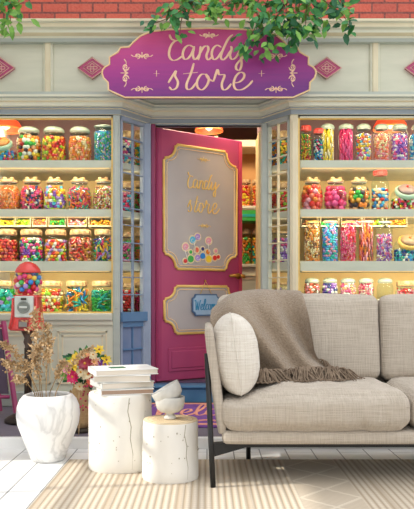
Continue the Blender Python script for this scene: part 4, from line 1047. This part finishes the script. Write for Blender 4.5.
# ------------------------------------------------------------------ stumps
def stump(x, y, r, h, lab, seed, lobes, topm):
    o = thing('stump_table', (x, y, 0), lab, 'side table', 'whitewashed stump tables')
    wob = lambda a, z: 1+lobes*math.sin(2*a+seed)+lobes*.7*math.sin(3*a+seed*2)+.03*math.exp(-z/.06)*math.cos(3*a+1)-.02*math.sin(z*5+seed+a)
    m = MB(); pr_ = [(r*.97, .0), (r*1.0, .01)]+[(r*(1.0-.03*(q/6)), .01+(h-.02)*q/6) for q in range(1, 7)]+[(r*.955, h-.004)]
    m.lathe(pr_, M_bark, 64, Matrix.Translation((x, y, .012)), cap=False, wob=wob)
    Rq = random.Random(seed*10)
    for i in range(26):   # knots, pits
        a = Rq.uniform(PI*1.02, PI*1.98); z_ = Rq.uniform(.04, h-.03); rr = r*(1.0-.03*z_/h)*wob(a, z_); s_ = Rq.uniform(.0018, .0048)
        blob(m, (x+rr*math.cos(a), y+rr*math.sin(a), z_+.012), (s_, s_, s_*Rq.uniform(.7, 1.6)), M_bark2, True)
    ca = 1.62*PI if seed != 3 else 1.70*PI     # drying crack
    m.tube([(x+r*.995*wob(ca+dx, z_)*math.cos(ca+dx)*(1.0-.03*z_/h), y+r*.995*wob(ca+dx, z_)*math.sin(ca+dx)*(1.0-.03*z_/h), z_+.012) for dx, z_ in ((.0, h*.97), (-.05, h*.8), (.05, h*.6), (.02, h*.45), (.1, h*.25), (.08, h*.05))], [.003, .0025, .003, .0025, .002, .001], M_bark2, 5)
    part('bark', m, o)
    m = MB(); m.lathe([(r*.955, h-.02), (r*.957, h-.004), (r*.945, h), (r*.6, h+.0005), (0, h+.001)], topm, 64, Matrix.Translation((x, y, .012)), cap=False, wob=wob)
    for q in (.25, .45, .62, .8): m.tube([(x+r*q*wob(a, h)*math.cos(a), y+r*q*wob(a, h)*math.sin(a), h+.012) for a in [2*PI*i/32 for i in range(32)]], .0012, M_straw2, 4, closed=True)
    part('cut_top', m, o)
SX1, SY1 = X(170, 3.68), 3.68; SX2, SY2 = X(121, 3.92), 3.92
stump(SX1, SY1, .155, .318, 'shorter whitewashed tree stump table carrying two bowls', 3, .012, M_wood)
stump(SX2, SY2, .19, .435, 'taller whitewashed tree stump table carrying a stack of books', 5, .018, M_bark)
# books
def book(cx_, cy_, z0, w, d, h, rot, cov, pg, lab):
    o = thing('book', (cx_, cy_, z0), lab, 'book', 'books on the taller stump'); T = Matrix.Translation((cx_, cy_, z0)) @ Matrix.Rotation(rot, 4, 'Z')
    m = MB(); t_ = .0045
    m.box(-w/2, w/2, -d/2, d/2, 0, t_, cov, T, bev=.001); m.box(-w/2, w/2, -d/2, d/2, h-t_, h, cov, T, bev=.001); m.box(-w/2, -w/2+t_, -d/2, d/2, 0, h, cov, T); part('cover', m, o)
    m = MB(); m.box(-w/2+t_, w/2-.005, -d/2+.005, d/2-.005, t_, h-t_, pg, T); part('pages', m, o)
zb = .4485; bx_, by_ = SX2+.01, SY2-.0
bk = [(.30, .30, .031, .25, M_cover, M_page2, 0.01, 'white book with brownish pages, lowest of the stack'), (.31, .27, .036, .42, M_cover2, M_page, -.005, 'pale grey book above the lowest one in the stack'),
      (.32, .27, .038, .10, M_cover, M_page, .0, 'thick white book, second from the top of the stack'), (.36, .27, .032, .34, M_cover, M_page, .0, 'wide white book lying on top of the stack')]
for w, d, h, rt, cv, pg, dx, lab in bk:
    book(bx_+dx, by_, zb, w, d, h, rt, cv, pg, lab); zb += h+.001
m = MB(); m.box(-.06, .03, -.05, .03, 0, .0012, M_green[2], Matrix.Translation((bx_-.02, by_-.0, zb-.0008)) @ Matrix.Rotation(.34, 4, 'Z'))
single('bookmark_card', m, 'small green card lying on the top book', 'card')
# bowls
def bowl_prof(r, h, foot=True):
    o = [(0, .004 if foot else 0)]
    if foot: o += [(r*.42, 0), (r*.44, .008), (r*.26, .022), (r*.28, .03)]
    z0 = .03 if foot else .0
    o += [(r*.62, z0+.08*(h-z0)), (r*.90, z0+.3*(h-z0)), (r*.99, z0+.62*(h-z0)), (r, h-.003), (r*.985, h), (r*.95, h-.003), (r*.93, z0+.62*(h-z0)), (r*.80, z0+.34*(h-z0)), (r*.3, z0+.17*(h-z0)), (0, z0+.14*(h-z0))]
    return o
bz = .3325
m = MB(); m.lathe(bowl_prof(.081, .122), M_bowl, 40, Matrix.Translation((SX1, SY1, bz)), cap=False); single('footed_bowl', m, 'mottled grey ceramic footed bowl standing upright on the shorter stump', 'bowl')
m = MB(); m.lathe(bowl_prof(.083, .092, False), M_bowl, 40, Matrix.Translation((SX1+.016, SY1, bz+.092)) @ Matrix.Rotation(math.radians(-31), 4, 'Y'), cap=False)
single('ceramic_bowl', m, 'mottled grey ceramic bowl tilted inside the footed bowl', 'bowl')

# ------------------------------------------------------------------ rug
m = MB(); m.box(-.84, 3.0, 1.2, 4.08, 0, .012, M_rug, bev=.003)
o = link('woven_rug', m, Vector((0, 0, 0))); tag(o, 'beige ribbed woven rug with diamond bands under the sofa', 'rug')

# ------------------------------------------------------------------ doormat
m = MB()
mt = thing('doormat', (X(209, 5.3), 5.4, GZ), 'purple doormat with salmon lettering reading Welcome before the door', 'mat')
mx0, mx1, my0, my1 = -.56, .60, 4.75, 5.80
m.box(mx0, mx1, my0, my1, GZ, GZ+.012, M_mat, bev=.003); part('mat_body', m, mt)
m = MB(); 
for a in (.05, .075):
    m.tube([(mx0+a, my0+a, GZ+.013), (mx1-a, my0+a, GZ+.013), (mx1-a, my1-a, GZ+.013), (mx0+a, my1-a, GZ+.013)], .007, M_mattx, 4, closed=True)
m.tube(spline([(mx0+.12, my0+.22, GZ+.013), (-.2, my0+.12, GZ+.013), (.0, my0+.22, GZ+.013), (.2, my0+.12, GZ+.013), (mx1-.12, my0+.22, GZ+.013)], 8), .009, M_mattx, 5)
part('border', m, mt)
m = MB(); scm = .92/ww
letters(m, wst, lambda a, b: Vector((mx0+.12+a*scm, 5.18-b*scm*1.9, GZ+.014)), .0125, M_mattx, normal=Vector((0, 0, 1))); part('lettering', m, mt)

# ------------------------------------------------------------------ sofa
def softbox(mb, c, half, r, mt, n=14, puff=(0, 0, 0), wr=0, T=None, seed=0, pk=0):
    """rounded cushion: subdivided cube pushed to a rounded box, domed faces and wrinkles"""
    c = Vector(c); h = Vector(half); idx = {}; vs = []; fs = []
    def vert(p):
        k = (round(p[0]*1e4), round(p[1]*1e4), round(p[2]*1e4))
        if k in idx: return idx[k]
        q = Vector((p[0]*h.x, p[1]*h.y, p[2]*h.z)); inner = Vector([max(-(h[i]-r), min(h[i]-r, q[i])) for i in range(3)])
        d = q-inner
        if d.length > 1e-9: q = inner+d.normalized()*min(r, max(abs(d.x), abs(d.y), abs(d.z))) if d.length > 0 else q
        for i in range(3):
            j, l = (i+1) % 3, (i+2) % 3
            q[i] += puff[i]*p[i]*(1-p[j]**2)*(1-p[l]**2)
        if wr:
            w_ = noise.noise(Vector((q.x*9+seed, q.y*6, q.z*7)))*wr+noise.noise(Vector((q.x*26+seed, q.y*9, q.z*10)))*wr*.5
            q += Vector(p).normalized()*w_
        if pk and q.z > 0 and seed == 0: q.z -= .05*math.exp(-((q.x+c.x-.165)/.15)**2)*min(1, q.z/h.z)
        if pk and p[1] < -.5:      # gathered seam along the front edge
            g_ = max(0, -p[1]-.5)*2*math.exp(-((q.z+h.z*.55)/(h.z*.5))**2)
            q.y += pk*g_*(math.sin(q.x*75+2*noise.noise(Vector((q.x*6, seed, 0)))*4)*.6+noise.noise(Vector((q.x*40, q.z*8, seed))))
        idx[k] = len(vs); vs.append(q+c); return idx[k]
    # parameter spacing denser near edges
    g = [math.sin((-.5+i/n)*PI) for i in range(n+1)]
    for ax in range(3):
        for sg_ in (-1, 1):
            for i in range(n):
                for j in range(n):
                    quad = []
                    for a, b in ((g[i], g[j]), (g[i+1], g[j]), (g[i+1], g[j+1]), (g[i], g[j+1])):
                        p = [0, 0, 0]; p[ax] = sg_; p[(ax+1) % 3] = a; p[(ax+2) % 3] = b; quad.append(vert(p))
                    fs.append(quad if sg_ > 0 else quad[::-1])
    mb.add(vs, fs, mt, True, T)
sf = thing('sofa', (1.1, 3.9, 0), 'oatmeal linen sofa with slim black legs standing on the rug', 'sofa')
m = MB(); softbox(m, (1.10, 3.90, .262), (1.02, .41, .036), .03, M_sofa, 16); part('seat_base', m, sf)
m = MB(); m.box(.14, 2.08, 3.56, 4.26, .20, .228, M_black, bev=.004)
m.add([(.035, 3.50, .235), (.035, 3.50, .165), (.24, 3.56, .21), (.24, 3.56, .235), (.035, 3.54, .235), (.035, 3.54, .165), (.24, 3.60, .21), (.24, 3.60, .235)], [(0, 1, 2, 3), (4, 7, 6, 5), (0, 4, 5, 1), (1, 5, 6, 2), (2, 6, 7, 3), (3, 7, 4, 0)], M_black)
part('under_frame', m, sf)
def sleg(pts, nm='leg'):
    m = MB(); m.tube(pts, .0145, M_black, 10); blob(m, (pts[0][0], pts[0][1], pts[0][2]+.004), (.016, .016, .004), M_black, True); part('leg', m, sf)
sleg([(.032, 3.48, .012), (.02, 3.50, .25), (.0, 3.56, .70)])
sleg([(2.17, 3.48, .012), (2.18, 3.50, .25), (2.20, 3.56, .70)])
sleg([(.255, 4.12, .0), (.255, 4.12, .21)]); sleg([(1.95, 4.12, .0), (1.95, 4.12, .21)])
# arms: slim slanted panels
for sgn, cx_, nm in ((1, 0.045, 'left'), (-1, 2.155, 'right')):
    m = MB(); T = Matrix.Translation((cx_, 3.88, .56)) @ Matrix.Rotation(math.radians(-7.5*sgn), 4, 'Y'); softbox(m, (0, 0, 0), (.024, .37, .285), .022, M_sofa, 12, puff=(.008, 0, 0), T=T); part('armrest', m, sf)
# back panel
m = MB(); T = Matrix.Translation((1.1, 4.31, .62)) @ Matrix.Rotation(math.radians(-5), 4, 'X'); softbox(m, (0, 0, 0), (1.03, .03, .33), .028, M_sofa, 12, T=T); part('back_panel', m, sf)
# cushions
for x0, x1, sd in ((.075, 1.068, 0), (1.075, 2.12, 5)):
    m = MB(); softbox(m, ((x0+x1)/2, 3.80, .402), ((x1-x0)/2, .335, .105), .075, M_sofa, 60, puff=(.0, .02, .035), wr=.008, seed=sd, pk=.010); part('seat_cushion', m, sf)
m = MB()
for x0, x1, sd in ((.06, 1.065, 2), (1.072, 2.12, 7)):
    m = MB(); T = Matrix.Translation(((x0+x1)/2, 4.17, .75)) @ Matrix.Rotation(math.radians(-8), 4, 'X'); softbox(m, (0, 0, 0), ((x1-x0)/2, .075, .262), .055, M_sofa, 26, puff=(0, .035, .012), wr=.004, T=T, seed=sd); part('back_cushion', m, sf)
# loose pillow, seen edge on
pw = thing('throw_pillow', (.14, 3.72, .5), 'pale linen throw pillow leaning against the left sofa arm', 'pillow')
T = Matrix.Translation((.156, 3.735, .688)) @ Matrix.Rotation(math.radians(-7), 4, 'Y')
m = MB(); n = 26; vs = []; fs = []; seam = []
hw, hh, th = .25, .225, .130
for sg_ in (-1, 1):
    for i in range(n+1):
        for j in range(n+1):
            u = math.sin((-.5+i/n)*PI); v = math.sin((-.5+j/n)*PI)
            t_ = th*(1-abs(u)**3)**.5*(1-abs(v)**2.5)**.55
            k = 1-.10*(u*v)**2*1.0; yy = u*hw*(1-.07*(1-v*v)*0)*k; zz_ = v*hh*k
            w_ = .004*noise.noise(Vector((u*4, v*4, sg_*3.))) if t_ > .01 else 0
            vs.append((sg_*t_+w_, yy, zz_))
for s_ in (0, 1):
    o_ = s_*(n+1)**2
    for i in range(n):
        for j in range(n): a = o_+i*(n+1)+j; fs.append((a, a+1, a+n+2, a+n+1))
m.add(vs, fs, M_pillow, True, T); part('cushion', m, pw)
m = MB(); ring = []
for a in range(80):
    q_ = a/80*4; e = int(q_); f_ = (q_-e)*2-1; f_ = math.sin(f_*PI/2); u, v = ((f_, -1), (1, f_), (-f_, 1), (-1, -f_))[e]
    k = 1-.10*(u*v)**2; ring.append(Vector((0, u*hw*k, v*hh*k)))
m.tube(ring, .0045, M_pillow, 6, T, closed=True); part('piping', m, pw)

# ------------------------------------------------------------------ knitted throw
rows = [  # each row: (px, py, Y) left to right
    [(222, 330, 4.33), (238, 330, 4.34), (258, 330, 4.34), (280, 330, 4.34), (302, 330, 4.34)],
    [(215, 309, 4.26), (232, 297, 4.29), (254, 293.5, 4.29), (278, 294, 4.28), (300, 296, 4.28)],
    [(211, 311, 4.10), (230, 297, 4.12), (254, 291.5, 4.13), (279, 291.5, 4.13), (301, 293, 4.13)],
    [(212, 326, 3.99), (232, 312, 4.00), (257, 306, 4.01), (282, 308, 4.02), (306, 312, 4.02)],
    [(226, 352, 3.97), (246, 336, 3.97), (268, 332, 3.97), (292, 334, 3.98), (311, 336, 3.98)],
    [(240, 372, 3.93), (258, 358, 3.94), (279, 354, 3.95), (301, 356, 3.96), (317, 354, 3.97)],
    [(250, 379, 3.87), (268, 373, 3.90), (288, 370, 3.92), (309, 369, 3.93), (332, 366, 3.95)],
    [(254, 383, 3.80), (276, 381, 3.80), (297, 380, 3.82), (319, 377, 3.85), (346, 373.5, 3.91)]]
def seat_top(x, y):   # height of the seat cushion surface
    u = max(-1, min(1, (x-.57)/.497)); v = max(-1, min(1, (y-3.80)/.335)); return .507+.03*(1-u*u)*(1-v*v)
G = [[P(*q) for q in r_] for r_ in rows]
for j in (6, 7):
    for i in range(5):
        p = G[j][i]; 
        if j == 7: p.z = seat_top(p.x, p.y)+.040
A = []
for r_ in G: A.append(spline(r_, 10))
cols_ = [spline([A[j][i] for j in range(len(A))], 8) for i in range(len(A[0]))]
nu, nv = len(cols_), len(cols_[0]); TH = []
for i in range(nu):
    c_ = []
    for j in range(nv):
        p = cols_[i][j].copy(); s_ = i/(nu-1); t_ = j/(nv-1)
        amp = .058*min(1, max(0, (t_-.18)*3.0))
        f_ = math.sin(s_*17-t_*7)*.6+math.sin(s_*8-t_*5+1)*.6
        p += Vector((0, -amp*(f_+.55), amp*.25*f_)); c_.append(p)
    TH.append(c_)
tw_ = thing('knitted_throw', TH[nu//2][nv-1], 'taupe knitted throw with fringe draped over the sofa back', 'blanket')
m = MB(); vs = [p for c_ in TH for p in c_]; o_ = len(vs); vs += [p+Vector((0, .008, -.006)) for p in vs]
fs = []
for i in range(nu-1):
    for j in range(nv-1):
        a = i*nv+j; fs.append((a, a+nv, a+nv+1, a+1)); fs.append((o_+a, o_+a+1, o_+a+nv+1, o_+a+nv))
bd = [i*nv for i in range(nu)]+[(nu-1)*nv+j for j in range(1, nv)]+[i*nv+nv-1 for i in range(nu-2, -1, -1)]+[j for j in range(nv-2, 0, -1)]
for a, b in zip(bd, bd[1:]+bd[:1]): fs.append((a, b, o_+b, o_+a))
m.add(vs, fs, M_throw, True); part('knit_body', m, tw_)
m = MB()
for k in range(170):
    s_ = k/169*(nu-1); i = min(nu-2, int(s_)); p = TH[i][nv-1].lerp(TH[i+1][nv-1], s_-i)+Vector((R.uniform(-.004, .004), 0, .004)); 
    for rep in range(2):
        d = Vector((R.gauss(.01, .035), -R.uniform(.07, .125), 0)); e = p+d; zt_ = seat_top(e.x, e.y)+.012; pts = [p+Vector((0, .012*rep, .002)), p+d*.3+Vector((R.gauss(0, .008), 0, R.uniform(.004, .024))), Vector((e.x-d.x*.2+R.gauss(0, .01), e.y-d.y*.3, zt_+R.uniform(.0, .012))), Vector((e.x+R.gauss(0, .01), e.y, zt_-.002+.0))]
        m.tube(spline(pts, 3), [.0042]*7+[.0032]*3, M_fringe, 5)
# the side edge of the throw carries the fringe on along the seat
for k in range(60):
    j = nv-1-int(k/59*14); p = TH[nu-1][j]; d = Vector((R.uniform(.015, .045), -R.uniform(.01, .04), 0)); e = p+d; zt_ = seat_top(e.x, e.y)+.01
    m.tube(spline([p, p+d*.5+Vector((0, 0, R.uniform(0, .012))), Vector((e.x, e.y, max(zt_, p.z-.04)))], 3), .004, M_fringe, 5)
part('fringe', m, tw_)

# ------------------------------------------------------------------ camera, lights, world
cam = bpy.data.cameras.new('camera'); cam.lens = 36*F/509; cam.sensor_width = 36; cam.shift_y = (HZ-254.5)/509; cam.clip_end = 100
co = bpy.data.objects.new('camera', cam); C.objects.link(co); co.location = (0, 0, 1); co.rotation_euler = (PI/2, 0, 0)
bpy.context.scene.camera = co
def area(name, loc, rot, sx, sy, e, col):
    l = bpy.data.lights.new(name, 'AREA'); l.shape = 'RECTANGLE'; l.size = sx; l.size_y = sy; l.energy = e; l.color = col
    o = bpy.data.objects.new(name, l); C.objects.link(o); o.location = loc; o.rotation_euler = rot; return o
warm = (1, .82, .55)
for side in (-1, 1):
    w = 1.04 if side < 0 else 2.0; cx_ = -1.36 if side < 0 else 1.85
    for k, z in enumerate((2.53, SH[side, 0]-.068, SH[side, 1]-.068, SH[side, 2]-.088)):
        area('bay_fill_light', (cx_, YF+.07, z), (math.radians(62), 0, 0), w, .018, (4.0 if side < 0 else 7.0)*(1.0 if k else .7), warm)  # unseen fill added under shelves and cornice to brighten the jars
for side in (-1, 1):
    for k, z in enumerate((2.46, SH[side, 0]-.09, SH[side, 1]-.09, SH[side, 2]-.11)):
        area('side_fill_light', (-.67 if side < 0 else .65, 5.96, z), (math.radians(78), 0, 0), .14, .06, .14, warm)  # unseen fill added to lift the dark jars behind the side panes
area('shop_light', (.3, 6.45, 3.0), (math.radians(35), 0, 0), 1.5, .5, 55, (1, .80, .55))
sun = bpy.data.lights.new('sun', 'SUN'); sun.energy = 3.6; sun.angle = math.radians(1.2); sun.color = (1, .95, .86)
so = bpy.data.objects.new('sun', sun); C.objects.link(so); so.rotation_euler = Vector((-.80, -.10, .50)).to_track_quat('Z', 'Y').to_euler()
so.location = (-4, 0, 5)
w = bpy.data.worlds.new('world'); bpy.context.scene.world = w; w.use_nodes = True
N = w.node_tree.nodes; bg = N['Background']
wt = w.node_tree; tcw = N.new('ShaderNodeTexCoord'); spw = N.new('ShaderNodeSeparateXYZ'); wt.links.new(tcw.outputs['Generated'], spw.inputs[0])
rpw = N.new('ShaderNodeValToRGB'); wt.links.new(math_n(wt, 'MULTIPLY_ADD', spw.outputs[2], .5, .5), rpw.inputs[0])
e = rpw.color_ramp.elements; e[0].position = .45; e[0].color = (.40, .39, .38, 1); e[1].position = .95; e[1].color = (.97, .98, 1, 1); k = e.new(.52); k.color = (.60, .61, .62, 1)
wt.links.new(rpw.outputs[0], bg.inputs[0]); bg.inputs[1].default_value = 1.85

# ------------------------------------------------------------------ scale everything once to metres
done = set()
for o in list(bpy.data.objects):
    o.location = o.location*S
    if o.type == 'MESH' and o.data.name not in done:
        done.add(o.data.name); o.data.transform(Matrix.Scale(S, 4))
for l in bpy.data.lights:
    if l.type != 'SUN': l.energy *= S*S
    if l.type == 'AREA': l.size *= S; l.size_y *= S
sc_ = bpy.context.scene
sc_.view_settings.view_transform = 'Standard'; sc_.view_settings.look = 'None'; sc_.view_settings.exposure = 0.0; sc_.view_settings.gamma = 1
sc_.view_settings.use_curve_mapping = False
sc_.cycles.transparent_max_bounces = 24; sc_.cycles.max_bounces = 6; sc_.cycles.use_denoising = True
